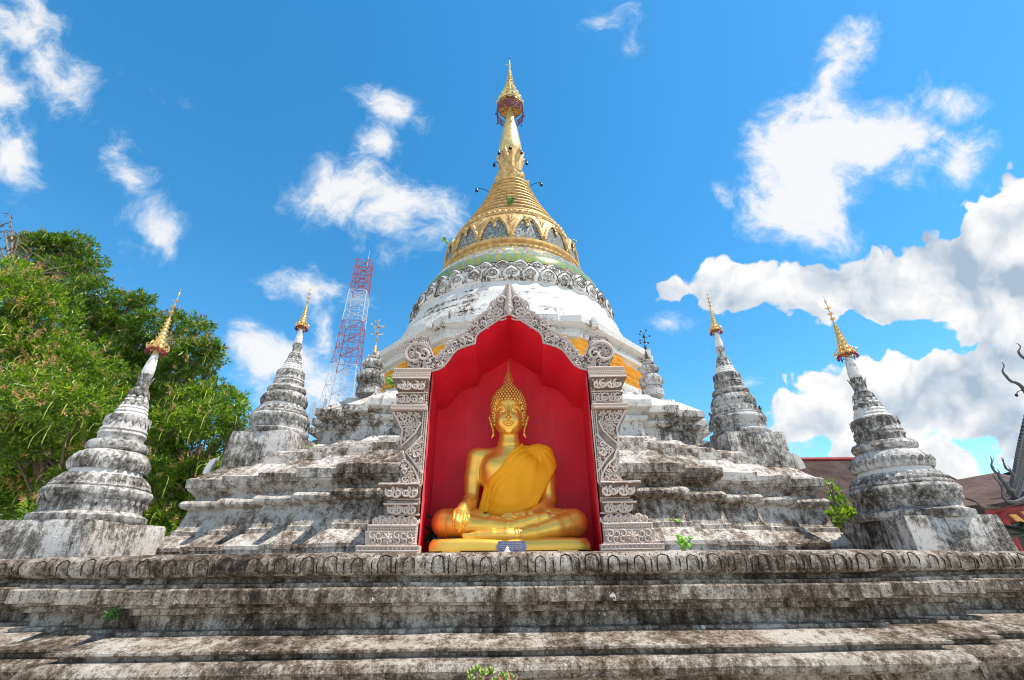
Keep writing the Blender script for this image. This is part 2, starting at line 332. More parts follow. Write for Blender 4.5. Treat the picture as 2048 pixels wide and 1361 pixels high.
# ------------------------------------------------------------------ geometry helpers
class G:
    def __init__(s): s.v = []; s.f = []; s.m = []; s.n = 0
    def add(s, vs, fs, mi=0):
        b = s.n; s.v.extend(tuple(p) for p in vs); s.n += len(vs)
        s.f.extend(tuple(i+b for i in f) for f in fs); s.m.extend([mi]*len(fs))
    def loft(s, rings, mi=0, closed=True, cap0=False, cap1=False, mis=None):
        n = len(rings[0]); vs = [p for r in rings for p in r]; b = s.n
        s.v.extend(tuple(p) for p in vs); s.n += len(vs)
        m = n if closed else n-1
        for i in range(len(rings)-1):
            q = mis[i] if mis else mi
            for j in range(m):
                k = (j+1) % n
                s.f.append((b+i*n+j, b+i*n+k, b+(i+1)*n+k, b+(i+1)*n+j)); s.m.append(q)
        if cap0: s.f.append(tuple(b+j for j in range(n))[::-1]); s.m.append(mi)
        if cap1: s.f.append(tuple(b+(len(rings)-1)*n+j for j in range(n))); s.m.append(mi)
    def box(s, x0, x1, y0, y1, z0, z1, mi=0, bev=.0, top=0.):
        if bev <= 0:
            ring = lambda z, d: [(x0+d, y0+d, z), (x1-d, y0+d, z), (x1-d, y1-d, z), (x0+d, y1-d, z)]
            s.loft([ring(z0, 0), ring(z1, top)], mi, cap0=True, cap1=True)
        else:
            def ring(z, d):
                c = bev
                return [(x0+d+c, y0+d, z), (x1-d-c, y0+d, z), (x1-d, y0+d+c, z), (x1-d, y1-d-c, z), (x1-d-c, y1-d, z), (x0+d+c, y1-d, z), (x0+d, y1-d-c, z), (x0+d, y0+d+c, z)]
            s.loft([ring(z0, bev*.6), ring(z0+bev, 0), ring(z1-bev, top), ring(z1, top+bev*.6)], mi, cap0=True, cap1=True)
    def lathe(s, prof, n=48, c=(0, 0, 0), mi=0, mis=None, cap=True, amp=None):
        rings = []
        for r, z in prof:
            rings.append([(c[0]+r*math.sin(2*PI*k/n), c[1]-r*math.cos(2*PI*k/n), c[2]+z) for k in range(n)])
        s.loft(rings, mi, mis=mis, cap0=cap, cap1=cap)
    def tube(s, pts, rad, n=6, mi=0, cap=True, closed=False):
        pts = [Vector(p) for p in pts]
        if not hasattr(rad, '__len__'): rad = [rad]*len(pts)
        rings = []; up = None
        for i, p in enumerate(pts):
            if closed: d = pts[(i+1) % len(pts)]-pts[i-1]
            else: d = (pts[min(i+1, len(pts)-1)]-pts[max(i-1, 0)])
            if d.length < 1e-9: d = Vector((0, 0, 1))
            d.normalize()
            if up is None: up = d.orthogonal().normalized()
            a = up - d*up.dot(d)
            if a.length < 1e-6: a = d.orthogonal()
            a.normalize(); up = a; b = d.cross(a)
            rings.append([p + (a*math.cos(2*PI*k/n)+b*math.sin(2*PI*k/n))*rad[i] for k in range(n)])
        if closed: rings.append(rings[0])
        s.loft(rings, mi, cap0=cap and not closed, cap1=cap and not closed)
    def ball(s, c, r, n=8, mi=0, rz=None):
        rz = rz or r; rings = []
        for i in range(n//2+1):
            a = PI*i/(n//2); q = max(math.sin(a), .02)*r
            rings.append([(c[0]+q*math.cos(2*PI*k/n), c[1]+q*math.sin(2*PI*k/n), c[2]-rz*math.cos(a)) for k in range(n)])
        s.loft(rings, mi, cap0=True, cap1=True)
    def petal(s, base, U, N, T, w, h, bulge, curl, mi=0, ns=5, nt=5, shape=0.6, rim=0.0):
        base, U, N, T = Vector(base), Vector(U), Vector(N), Vector(T)
        vs = []
        for j in range(nt):
            t = j/(nt-1)
            hw = w/2*(1-t**2.4)**shape*(.80+.35*math.sin(PI*min(1, t*1.1)))
            for i in range(ns):
                q = -1+2*i/(ns-1)
                off = bulge*math.sin(PI*(.15+.85*t))*(1-q*q) + curl*t*t - .015*(q*q)*(h/.3)
                vs.append(base+T*h*t+U*q*hw+N*off)
        fs = [(j*ns+i, j*ns+i+1, (j+1)*ns+i+1, (j+1)*ns+i) for j in range(nt-1) for i in range(ns-1)]
        s.add(vs, fs, mi)
    def obj(s, name, mats, parent=None, smooth=38, rough=0, rs=2.5, origin=None, xf=None):
        me = bpy.data.meshes.new(name)
        V = np.array(s.v, dtype=np.float64).reshape(-1, 3)
        if xf is not None: V = xf(V)
        if rough:
            for i in range(len(V)):
                p = Vector(V[i]); q = noise.noise_vector(p*rs)*rough + noise.noise_vector(p*rs*3.7)*rough*.45
                V[i] += q
        if origin is not None: V = V-np.array(origin)
        me.from_pydata(V.tolist(), [], s.f)
        if not isinstance(mats, (list, tuple)): mats = [mats]
        for q in mats: me.materials.append(M[q] if isinstance(q, str) else q)
        if len(mats) > 1: me.polygons.foreach_set('material_index', np.array(s.m, dtype=np.int32))
        if smooth:
            me.polygons.foreach_set('use_smooth', np.ones(len(me.polygons), bool))
            me.set_sharp_from_angle(angle=R(smooth))
        me.update()
        o = bpy.data.objects.new(name, me); COL.objects.link(o)
        if origin is not None: o.location = origin
        if parent is not None: put(o, parent)
        return o
def put(o, parent):
    o.parent = parent
    o.matrix_parent_inverse = world_of(parent).inverted()
def world_of(o):
    m = o.matrix_basis.copy()
    if o.parent: m = world_of(o.parent) @ o.matrix_parent_inverse @ m
    return m
def tag(o, label=None, cat=None, group=None, kind=None):
    if label: o['label'] = label
    if cat: o['category'] = cat
    if group: o['group'] = group
    if kind: o['kind'] = kind
    return o
def thing(name, label, cat, loc=(0, 0, 0), group=None):
    o = bpy.data.objects.new(name, None); o.empty_display_size = .2; COL.objects.link(o); o.location = loc
    return tag(o, label, cat, group)
def copy_tree(o, parent=None):
    c = o.copy(); COL.objects.link(c)
    if parent is not None:
        c.parent = parent; c.matrix_parent_inverse = o.matrix_parent_inverse.copy()
    for ch in list(o.children): copy_tree(ch, c)
    return c

# ------------------------------------------------------------------ ground
g = G(); n = 24
g.add([(-600, -300, 0), (600, -300, 0), (600, 900, 0), (-600, 900, 0)], [(0, 1, 2, 3)])
tag(g.obj('ground', 'ground', smooth=0), kind='structure')

# ------------------------------------------------------------------ chedi (the great white and gold stupa)
CX, CY, SH = 0.0, 12.5, 0.04
chedi = thing('chedi', 'huge white chedi with gold and mosaic bell spire rising from its stepped stone terraces', 'stupa', (CX, CY, 0))
def quad_plan(conv, step=.28):
    """redented square plan from the convex corners of one half quadrant; returns ring of (x, y, sx, sy)"""
    full = list(conv) + [(y, x) for x, y in reversed(conv) if abs(x-y) > 1e-3]
    pts = []
    for i, (x, y) in enumerate(full):
        if i > 0: pts.append((full[i-1][0], y))
        pts.append((x, y))
    quads = []
    for sx, sy in ((1, -1), (1, 1), (-1, 1), (-1, -1)):
        seq = [(px, py, sx, sy) for px, py in pts]
        if sx*sy > 0: seq = seq[::-1]
        quads.append(seq)
    ring = [q for seq in quads for q in seq]
    # subdivide
    base = ring; out = []
    for i, a in enumerate(base):
        b = base[(i+1) % len(base)]
        ax, ay, bx, by = a[0]*a[2], a[1]*a[3], b[0]*b[2], b[1]*b[3]
        L = math.hypot(bx-ax, by-ay); k = max(1, int(L/step))
        for j in range(k): out.append((a, b, j/k))
    return out
def ring_at(plan, d, z, corner=.012):
    r = []
    for a, b, t in plan:
        ax, ay = (a[0]+d)*a[2], (a[1]+d)*a[3]; bx, by = (b[0]+d)*b[2], (b[1]+d)*b[3]
        x, y = ax+(bx-ax)*t, ay+(by-ay)*t
        r.append((CX+x, CY+y+SH*x, z))
    return r
def redent(name, conv, prof, mat, rough=.012, step=.28, parent=chedi, rs=2.5):
    plan = quad_plan(conv, step); g = G()
    pr = []
    for i, (d, z) in enumerate(prof):           # finer rows on tall faces so that the wear shows
        if i:
            d0, z0 = prof[i-1]; L = math.hypot(d-d0, z-z0); k = max(1, int(L/.10))
            for j in range(1, k): pr.append((d0+(d-d0)*j/k, z0+(z-z0)*j/k))
        pr.append((d, z))
    g.loft([ring_at(plan, d, z) for d, z in pr], cap0=False, cap1=True)
    return g.obj(name, mat, parent, smooth=32, rough=rough, rs=rs)
PLAT = [(3.2, 8.14), (3.85, 7.90), (4.5, 7.65), (7.1, 7.1)]
platform_prof = [(.52, -.02), (.52, .22), (.40, .26), (.30, .34), (.14, .40), (.10, .855), (.18, .862), (.27, .872), (.325, .90), (.35, .945), (.33, .985), (.26, 1.015),
    (.20, 1.02), (.20, 1.045), (.245, 1.05), (.265, 1.06), (.265, 1.075), (.04, 1.14), (.01, 1.148), (-.01, 1.15), (-.01, 1.175), (-.03, 1.178), (-.09, 1.182), (-.10, 1.285), (-.04, 1.292), (-.035, 1.335),
    (.02, 1.345), (.02, 1.362), (.06, 1.368), (.065, 1.465), (.05, 1.478), (.02, 1.482), (.018, 1.512), (-.05, 1.517), (-.06, 1.545), (-.03, 1.56),
    (.02, 1.568), (.052, 1.60), (.062, 1.65), (.05, 1.70), (.0, 1.735), (-.06, 1.745), (-1.5, 1.745)]
redent('platform', PLAT, platform_prof, 'plinth', rough=.009)
# carved lotus arches on the top roll of the platform
g = G()
def roll_pt(t):      # path up the front of the roll: (offset, height)
    pts = [(.03, 1.575), (.058, 1.60), (.068, 1.65), (.056, 1.695), (.02, 1.725)]
    x = t*(len(pts)-1); i = min(int(x), len(pts)-2); f = x-i
    return pts[i][0]+(pts[i+1][0]-pts[i][0])*f, pts[i][1]+(pts[i+1][1]-pts[i][1])*f
edges = []
fc = [(-x, y) for x, y in reversed(PLAT)] + list(PLAT)
segs = [(-3.2, 3.2, 8.14), (3.2, 3.85, 7.9), (3.85, 4.5, 7.65), (4.5, 7.1, 7.1), (-3.85, -3.2, 7.9), (-4.5, -3.85, 7.65), (-7.1, -4.5, 7.1)]
for x0, x1, y in segs:
    g = G()
    k = max(1, round((x1-x0)/.217)); w = (x1-x0)/k
    for i in range(k):
        xc = x0+w*(i+.5)
        jx, jh = random.uniform(-.018, .018), random.uniform(-.14, .05)
        hw = w*random.uniform(.20, .27)
        def P(dx, t):
            d, z = roll_pt(max(0, min(1, t))); q = Vector((xc+jx+dx, -(y+d)-.002, z)); q.y += 12.5+SH*q.x
            q += noise.noise_vector(q*2.5)*.009
            return q
        path = [P(-hw, .12), P(-hw, .55), P(-hw*.8, .82+jh), P(0, .95+jh), P(hw*.8, .82+jh), P(hw, .55), P(hw, .12)]
        g.tube(path, [random.uniform(.003, .0065) for _ in path], 5)
        if i: g.tube([P(-w/2, .05), P(-w/2, .5), P(-w/2, .95)], .0055, 5)
    g.obj('lotus_carving', 'groove', chedi)
TER = [(2.30, 6.23), (2.96, 5.90), (3.64, 5.59), (4.32, 5.30), (5.03, 5.03)]
redent('lower_terrace', TER, [(.30, 1.74), (.30, 1.79), (.26, 1.80), (.25, 1.86), (.27, 1.865), (.27, 1.91), (.10, 2.07), (.07, 2.08), (.07, 2.14), (.035, 2.155), (-.03, 2.44), (.0, 2.455), (.045, 2.47), (.07, 2.50), (.075, 2.535), (.055, 2.57), (.02, 2.59),
    (-.05, 2.60), (-.06, 2.64), (-.03, 2.68), (.02, 2.72), (.045, 2.74), (.045, 2.765), (.07, 2.775), (.08, 2.895), (.04, 2.92), (-.0, 2.93), (-.22, 3.145), (-.22, 3.16), (-.26, 3.17), (-.26, 3.275), (-.32, 3.29), (-.33, 3.36), (-.60, 3.47), (-1.9, 3.5)], 'terrace', rough=.014, step=.11)
redent('upper_terrace', [(2.52, 4.42), (3.14, 4.09), (3.78, 3.78)], [(.25, 3.42), (.24, 3.55), (.20, 3.62), (.05, 3.77), (.0, 3.79), (-.05, 3.81), (-.06, 4.06), (.0, 4.08), (.03, 4.12), (.03, 4.17), (-.01, 4.20), (-.07, 4.21), (-.05, 4.25), (.02, 4.30),
    (.10, 4.315), (.12, 4.33), (.12, 4.46), (.06, 4.49), (.02, 4.52), (-.28, 4.78), (-.30, 4.84), (-.45, 4.88), (-.5, 4.97), (-1.6, 5.02)], 'upper', rough=.018, step=.11)
# octagonal tier
g = G(); prof = [(3.78, 4.90), (3.78, 5.20), (3.68, 5.25), (3.72, 5.32), (3.72, 5.48), (3.58, 5.53), (3.56, 6.20), (3.66, 6.24), (3.68, 6.33), (3.60, 6.36), (3.60, 6.47), (3.68, 6.50), (3.78, 6.55), (3.80, 6.70), (3.5, 6.83), (3.3, 6.9)]
def oct_ring(A, z):
    pts = []
    for k in range(8):
        a0 = 2*PI*k/8+PI/8; a1 = a0+2*PI/8
        c = A/math.cos(PI/8); p0 = (c*math.sin(a0), -c*math.cos(a0)); p1 = (c*math.sin(a1), -c*math.cos(a1))
        # a shallow projection in the middle of each face
        mx, my = math.sin((a0+a1)/2), -math.cos((a0+a1)/2)
        for f, o in ((0, 0), (.16, 0), (.17, .07), (.34, .07), (.5, .07), (.66, .07), (.83, .07), (.84, 0)):
            pts.append((CX+p0[0]+(p1[0]-p0[0])*f+mx*o, CY+p0[1]+(p1[1]-p0[1])*f+my*o, z))
    return pts
pr = []
for i, (d, z) in enumerate(prof):
    if i and z-prof[i-1][1] > .3:
        for j in range(1, 4): pr.append((prof[i-1][0]+(d-prof[i-1][0])*j/4, prof[i-1][1]+(z-prof[i-1][1])*j/4))
    pr.append((d, z))
g.loft([oct_ring(a, z) for a, z in pr], cap1=True)
for k in (1, 3, 5, 7):      # small square brackets under the cornice corners
    for q in (-.30, .30):
        a = 2*PI*k/8+q; rr = 3.86/math.cos(abs(q)) if abs(q) < .39 else 3.9
        x, y = CX+rr*math.sin(a), CY-rr*math.cos(a)
        g.box(x-.06, x+.06, y-.06, y+.06, 6.50, 6.74)
g.obj('octagonal_tier', 'drum', chedi, smooth=30, rough=.015)
g = G(); g.lathe([(3.62, 6.8), (3.60, 6.92), (3.54, 6.98), (3.50, 7.2), (3.42, 7.38), (3.38, 7.40), (3.32, 7.58), (3.30, 7.72), (3.20, 7.74), (3.16, 7.95), (3.12, 8.0), (3.08, 8.2)], 96, (CX, CY, 0))
g.obj('drum', 'drum', chedi, smooth=30, rough=.02)
# lotus ring: body, two rows of petals, incised eyes
g = G(); g.lathe([(3.00, 8.14), (3.09, 8.15), (3.13, 8.2), (3.11, 8.35), (3.06, 8.55), (2.98, 8.6), (2.94, 8.75), (2.89, 8.88), (2.8, 8.92)], 96, (CX, CY, 0))
lr = g.obj('lotus_ring', 'petal', chedi, rough=.008)
NP = 40
for row, (R0, z0, h, w, off) in enumerate(((3.13, 8.20, .40, .48, 0), (2.97, 8.60, .335, .45, .5))):
    lower = G(); eyes = G()
    for k in range(NP):
        a = 2*PI*(k+off)/NP; N = Vector((math.sin(a), -math.cos(a), 0)); U = Vector((math.cos(a), math.sin(a), 0))
        T = (Vector((0, 0, 1))-N*(.18 if row else .05)).normalized()
        b = Vector((CX, CY, z0))+N*R0
        lower.petal(b, U, N, T, w, h, .06, .035, shape=.5, ns=7, nt=7)
        for sc in (.62, .30):
            hw = w*.5*sc
            path = []
            for q in range(9):
                th = -PI*.5 + (PI*2)*q/8
                dx, dt = hw*math.cos(th)*.95, .42+.36*sc*math.sin(th)+(.08 if abs(th-PI/2) < .01 else 0)
                path.append(b+T*h*dt+U*dx+N*(.060*math.sin(PI*(.15+.85*dt))*(1-(dx/(w*.55))**2)+.035*dt*dt+.002))
            eyes.tube(path[:-1], .014 if sc > .5 else .012, 5, closed=True)
        # pointed outline
        path = []
        for q in range(13):
            s_ = -1+2*q/12; t_ = (1-abs(s_)**2.2)**.8
            hw = w/2*(1-t_**2.4)**.5*(.80+.35*math.sin(PI*min(1, t_*1.1))) if abs(s_) < .999 else w/2*.8
            path.append(b+T*h*t_+U*hw*(1 if s_ > 0 else -1)+N*(.035*t_*t_))
        eyes.tube(path, .012, 4)
    put(lower.obj('petal_row', 'petal', None, rough=.006), lr)
    put(eyes.obj('petal_lines', 'line', None), lr)

# tiled skirt and bell; object origin on the axis so that the mosaics wrap round it
ax = (CX, CY, 0)
tr_ = [2*PI*k/96 for k in range(96)]
g = G(); g.lathe([(2.90, 8.90), (2.88, 9.08), (2.83, 9.22), (2.79, 9.27)], 96, ax, cap=False)
g.obj('rosette_tile_band', 'tile_lo', chedi, origin=ax)
g = G(); g.lathe([(2.79, 9.26), (2.66, 9.50), (2.48, 9.70), (2.34, 9.86), (2.30, 9.93)], 96, ax, cap=False)
g.obj('diamond_tile_band', 'tile_up', chedi, origin=ax)
g = G(); g.lathe([(2.24, 9.87), (2.33, 9.88), (2.36, 9.91), (2.36, 9.97), (2.31, 9.99), (2.27, 10.01), (2.27, 10.07), (2.31, 10.09), (2.35, 10.12), (2.355, 10.20), (2.30, 10.23), (2.26, 10.27), (2.23, 10.31)], 96, ax)
for k in range(90):
    a = 2*PI*k/90
    for rr, zz in ((2.36, 9.94), (2.30, 10.27)):
        g.ball((CX+rr*math.sin(a), CY-rr*math.cos(a), zz), .028, 6)
g.obj('gold_rim', 'goldpaint', chedi)
bellp = [(2.225, 10.2), (2.22, 10.5), (2.215, 10.80), (2.19, 11.0), (2.10, 11.20), (1.99, 11.42), (1.95, 11.50)]
def bell_r(z):
    for (r0, z0), (r1, z1) in zip(bellp, bellp[1:]):
        if z <= z1: return r0+(r1-r0)*max(0, (z-z0))/(z1-z0)
    return bellp[-1][0]
g = G(); g.lathe(bellp, 96, ax)
bell = g.obj('bell', 'tile_bell', chedi, origin=ax)
# gold arches over the mosaic
orn = G(); NA = 14
def bp(a, z, o=.0):
    r = bell_r(z)+o; return Vector((CX+r*math.sin(a), CY-r*math.cos(a), z))
for k in range(NA):
    a0 = 2*PI*(k+.5)/NA; hw = PI/NA
    # double-humped arch, drawn as three parallel raised lines
    for dz, th, oo in ((0, .055, .03), (.09, .036, .03), (-.075, .032, .02)):
        path = []
        for q in range(25):
            s_ = -1+2*q/24
            z = 10.36+.78*(1-abs(s_)**1.9)+.07*abs(math.sin(PI*s_*1.0))-(.09*math.exp(-(s_/.13)**2)) + dz
            if abs(s_) > .8 and dz < 0: z += .02
            path.append(bp(a0+hw*s_*.97, z, oo))
        orn.tube(path, th, 5)
    for q in range(-14, 15):           # beading
        s_ = q/15; z = 10.36+.78*(1-abs(s_)**1.9)+.07*abs(math.sin(PI*s_))-(.09*math.exp(-(s_/.13)**2))-.10
        if z > 10.3: orn.ball(bp(a0+hw*s_*.93, z, .02), .022, 5)
    # pendant flower in the arch
    c = bp(a0, 10.97, .05); N = Vector((math.sin(a0), -math.cos(a0), 0)); U = Vector((math.cos(a0), math.sin(a0), 0)); T = Vector((0, 0, 1))
    for j in range(6):
        an = PI*j/3; d = U*math.cos(an)+T*math.sin(an); e = -U*math.sin(an)+T*math.cos(an)
        orn.petal(c, e, N, d, .10, .14, .03, .03)
    orn.ball(c+N*.03, .045, 6); orn.petal(c-T*.10, U, N, -T, .11, .17, .03, .02)
    # rosette between the arches and the spandrel leaf above
    a1 = 2*PI*k/NA; N = Vector((math.sin(a1), -math.cos(a1), 0)); U = Vector((math.cos(a1), math.sin(a1), 0))
    c = bp(a1, 10.44, .04)
    for j in range(8):
        an = PI*j/4; d = U*math.cos(an)+T*math.sin(an); e = -U*math.sin(an)+T*math.cos(an)
        orn.petal(c, e, N, d, .09, .12, .02, .03)
    orn.ball(c+N*.03, .05, 6)
    orn.petal(bp(a1, 10.24, .03), U, N, T, .10, .16, .03, .02)
    for q in range(7):
        zz = 11.42-q*.075; ww = .05+.035*(6-q)
        for sg in (-1, 1):
            orn.petal(bp(a1, zz, .03), (U*.6+T*.8*sg).normalized(), N, (U*sg*.8-T*.55).normalized(), .09, ww*.9, .03, .03)
    # solid gold spandrel ground
    nn, nr = 12, 6; cols = []
    for q in range(nn+1):
        s_ = -1+2*q/nn
        zl = min(11.44, 10.38+.78*(1-abs(1-abs(s_))**1.9)+.07*abs(math.sin(PI*(1-abs(s_))))+.02)
        cols.append([bp(a1+hw*s_, zl+(11.47-zl)*j/nr, .014) for j in range(nr+1)])
    orn.loft(cols, closed=False)
put(orn.obj('gold_arches', 'goldpaint', None, rough=.006, rs=6), bell)
# upper gold band and ringed cone
g = G(); g.lathe([(1.93, 11.43), (2.02, 11.45), (2.03, 11.50), (1.97, 11.53), (1.95, 11.58), (1.98, 11.60), (1.97, 11.65), (1.90, 11.68)], 80, ax)
for k in range(70):
    a = 2*PI*k/70; N = Vector((math.sin(a), -math.cos(a), 0)); U = Vector((math.cos(a), math.sin(a), 0))
    g.petal(Vector(ax)+N*1.95+Vector((0, 0, 11.46)), U, N, Vector((0, 0, 1)), .15, .17, .05, .05)
g.obj('gold_band', 'goldpaint', chedi, rough=.006, rs=6)
rings = G(); tiles = G(); zc = 11.90
cone = [(1.90, 11.68), (1.60, 12.3), (1.44, 12.6), (1.30, 12.9), (1.16, 13.2), (1.03, 13.5), (.92, 13.8), (.82, 14.1), (.74, 14.35)]
def cone_r(z):
    for (r0, z0), (r1, z1) in zip(cone, cone[1:]):
        if z <= z1: return r0+(r1-r0)*(z-z0)/(z1-z0)
    return cone[-1][0]
tiles.lathe([(r-.045, z) for r, z in cone], 64, ax)
put(tiles.obj('mosaic_bands', 'tile_bell', None, origin=ax), chedi)
z = 11.82; q = 0
while z < 14.35:
    h = .125-.02*(z-12)/2.4; r = cone_r(z)-.05
    rings.lathe([(r-.06, z-h*.5), (r+.02, z-h*.42), (r+.075, z-h*.1), (r+.07, z+h*.15), (r+.01, z+h*.42), (r-.1, z+h*.5)], 64, ax)
    z += h*2.15; q += 1
rings.obj('gold_rings', 'goldpaint', chedi, rough=.006, rs=5)
# lotus bulb, flared calyx
g = G(); g.lathe([(.72, 14.30), (.60, 14.42), (.50, 14.6), (.46, 14.9), (.40, 15.1), (.36, 15.3), (.38, 15.6), (.42, 15.95), (.46, 16.25), (.40, 16.3)], 32, ax)
Z = Vector((0, 0, 1))
for (R0, z0, nn, w, h, cu, bu, sg) in ((.60, 14.30, 12, .34, .34, .16, .05, 1), (.50, 14.62, 9, .36, .34, .15, .07, 1), (.47, 15.02, 10, .30, .16, .10, .04, 1),
                                       (.40, 15.14, 12, .235, 1.12, .20, .035, 1), (.375, 15.2, 12, .10, .60, .10, .04, 1)):
    for k in range(nn):
        a = 2*PI*(k+.3)/nn; N = Vector((math.sin(a), -math.cos(a), 0)); U = Vector((math.cos(a), math.sin(a), 0))
        g.petal(Vector(ax)+N*R0+Z*z0, U, N, Z*sg, w, h, bu, cu, ns=5, nt=8, shape=.42)
g.obj('flared_calyx', 'goldpaint', chedi, rough=.008, rs=6)
g = G(); g.lathe([(.40, 16.22), (.455, 16.35), (.47, 16.6), (.43, 16.9), (.375, 17.3), (.31, 17.8), (.225, 18.3), (.135, 18.8), (.055, 19.25), (.028, 19.6), (.022, 20.2)], 32, ax)
g.obj('gold_cone', 'goldcone', chedi, rough=.012, rs=5)
# the tiered gold parasol
g = G(); fr = G()
tiers = [(19.32, .55, .42), (19.80, .42, .36), (20.18, .31, .26), (20.48, .235, .2), (20.74, .185, .17), (20.98, .15, .15), (21.2, .12, .13), (21.4, .095, .12), (21.58, .075, .1), (21.74, .06, .1)]
for z, r, h in tiers:
    g.lathe([(r*.97, z), (r, z+.02), (r*.97, z+.05), (r*.90, z+h*.35), (r*.80, z+h*.6), (r*.66, z+h*.9), (r*.70, z+h*1.0), (r*.5, z+h*1.05)], 24, ax, cap=False)
    k2 = 14 if r > .2 else 8
    for k in range(k2):
        a = 2*PI*k/k2; N = Vector((math.sin(a), -math.cos(a), 0)); U = Vector((math.cos(a), math.sin(a), 0))
        g.petal(Vector(ax)+N*r*.95+Z*(z+.0), U, N, Z, r*.5, h*.55, .02, .07*r/.5+.02)
        g.petal(Vector(ax)+N*r*.98+Z*(z+.03), U, N, -Z, r*.34, h*.28, .01, .03)
g.tube([Vector(ax)+Z*19.3, Vector(ax)+Z*22.3, Vector(ax)+Z*22.75], [.04, .03, .012], 8)
for z, r in ((21.95, .05), (22.1, .045), (22.25, .06), (22.4, .035), (22.6, .03)): g.ball(Vector(ax)+Z*z, r, 8)
g.tube([Vector(ax)+Vector((0, 0, 22.25)), Vector(ax)+Vector((-.12, -.05, 22.28)), Vector(ax)+Vector((-.22, -.05, 22.2))], [.02, .02, .004], 5)
cr = g.obj('tiered_parasol', 'goldcone', chedi, rough=.004)
g = G(); g.ball(Vector(ax)+Z*22.85, .045, 8, rz=.09); put(g.obj('finial', 'bronze', None), cr)
for k in range(16):
    a = 2*PI*k/16; N = Vector((math.sin(a), -math.cos(a), 0)); U = Vector((math.cos(a), math.sin(a), 0)); c = Vector(ax)+N*.56
    fr.tube([c+Z*19.0, c+Z*19.34], .008, 4)
    for j in range(4):
        zz = 18.98-j*.105*(1 if k % 2 else .75)
        pts = [c+Z*zz+U*.055*math.cos(t)+Z*.055*math.sin(t) for t in [2*PI*i/7 for i in range(7)]]
        fr.tube(pts, .012, 4, closed=True)
        fr.tube([c+Z*zz-U*.11, c+Z*(zz-.06), c+Z*zz+U*.11], .011, 4)
fr.tube([Vector(ax)+Vector((.56*math.sin(2*PI*k/32), -.56*math.cos(2*PI*k/32), 19.05)) for k in range(32)], .018, 5, closed=True)
fr.tube([Vector(ax)+Vector((.55*math.sin(2*PI*k/32), -.55*math.cos(2*PI*k/32), 19.34)) for k in range(32)], .018, 5, closed=True)
for k in range(4):
    a = PI*k/4+.2; d = Vector((math.sin(a), -math.cos(a), 0))
    fr.tube([Vector(ax)-d*.55+Z*19.34, Vector(ax)+d*.55+Z*19.34], .014, 4)
put(fr.obj('purple_fringe', 'purple', None), cr)
for k in range(12):
    bl = G()
    a = 2*PI*k/12+.1; c = Vector(ax)+Vector((.60*math.sin(a), -.60*math.cos(a), 0))
    bl.ball(c+Z*(18.80 if k % 2 else 18.58), .042, 6, rz=.055)
    put(bl.obj('fringe_bell', 'bronze', None), cr)

# small wind bells on iron brackets round the neck of the spire
def wind_bell(base, tip, label):
    base, tip = Vector(base), Vector(tip)
    o = thing('wind_bell', label, 'bell', base, 'wind bells round the spire')
    g = G(); mid = (base+tip)/2+Z*.12
    g.tube([base, base*.4+mid*.6+Z*.03, mid, mid*.3+tip*.7+Z*.08, tip+Z*.09], .013, 5)
    put(g.obj('bracket', 'dark', None), o)
    g = G(); g.lathe([(.015, .08), (.04, .06), (.052, .02), (.056, -.02), (.062, -.045), (.0, -.04)], 10, tip, cap=False)
    g.tube([tip-Z*.05, tip-Z*.13], .01, 4)
    put(g.obj('bell_cup', 'dark', None), o)
def rp(a, r, z): return Vector((CX+r*math.sin(a), CY-r*math.cos(a), z))
for a, r0, r1, z0, z1, lb in ((-1.25, .80, 1.32, 14.05, 14.05, 'dark wind bell on a long bracket, left of the ringed gold cone'),
                          (1.25, .72, 1.20, 14.35, 14.35, 'dark wind bell on a long bracket, right of the ringed gold cone'),
                          (-1.3, .50, .66, 15.75, 15.62, 'dark wind bell left of the flared gold calyx'),
                          (1.3, .50, .66, 15.80, 15.70, 'dark wind bell right of the flared gold calyx'),
                          (-.85, .48, .58, 16.15, 16.05, 'small dark wind bell at the left rim of the gold calyx'),
                          (.85, .48, .58, 16.15, 16.05, 'small dark wind bell at the right rim of the gold calyx'),
                          (.0, .48, .56, 16.2, 16.12, 'small dark wind bell at the front rim of the gold calyx'),
                          (-.35, .52, .64, 14.72, 14.6, 'dark wind bell against the gold lotus bulb under the calyx')):
    wind_bell(rp(a, r0, z0), rp(a, r1, z1), lb)

# saffron sash round the octagonal tier
g = G(); rows = 60; n = 160; rings_ = []
for j in range(rows+1):
    t = j/rows; ring = []
    for k in range(n):
        a = 2*PI*k/n
        af = (a+PI/8) % (PI/4)-PI/8
        rr = 3.62/math.cos(af)*(1-.03*(abs(af)/(PI/8))**2)
        fold = .075*math.sin(t*30+4*math.sin(a*5)+1.5*math.sin(a*9+t*3))+.045*math.sin(t*66+a*9+2*math.sin(a*6))
        sag = .11*math.sin(a*4+.6)+.05*math.sin(a*11)
        r_ = rr+.05+fold*.75+.05*math.sin(PI*t)
        ring.append((CX+r_*math.sin(a), CY-r_*math.cos(a), 5.52+.66*t*(1+.12*math.sin(a*3+1))+sag*(1-t)*.9))
    rings_.append(ring)
g.loft(rings_)
sash = g.obj('sash', 'sash', None, smooth=80)
tag(sash, 'saffron cloth sash wrapped in folds round the white octagonal tier behind the niche', 'sash')

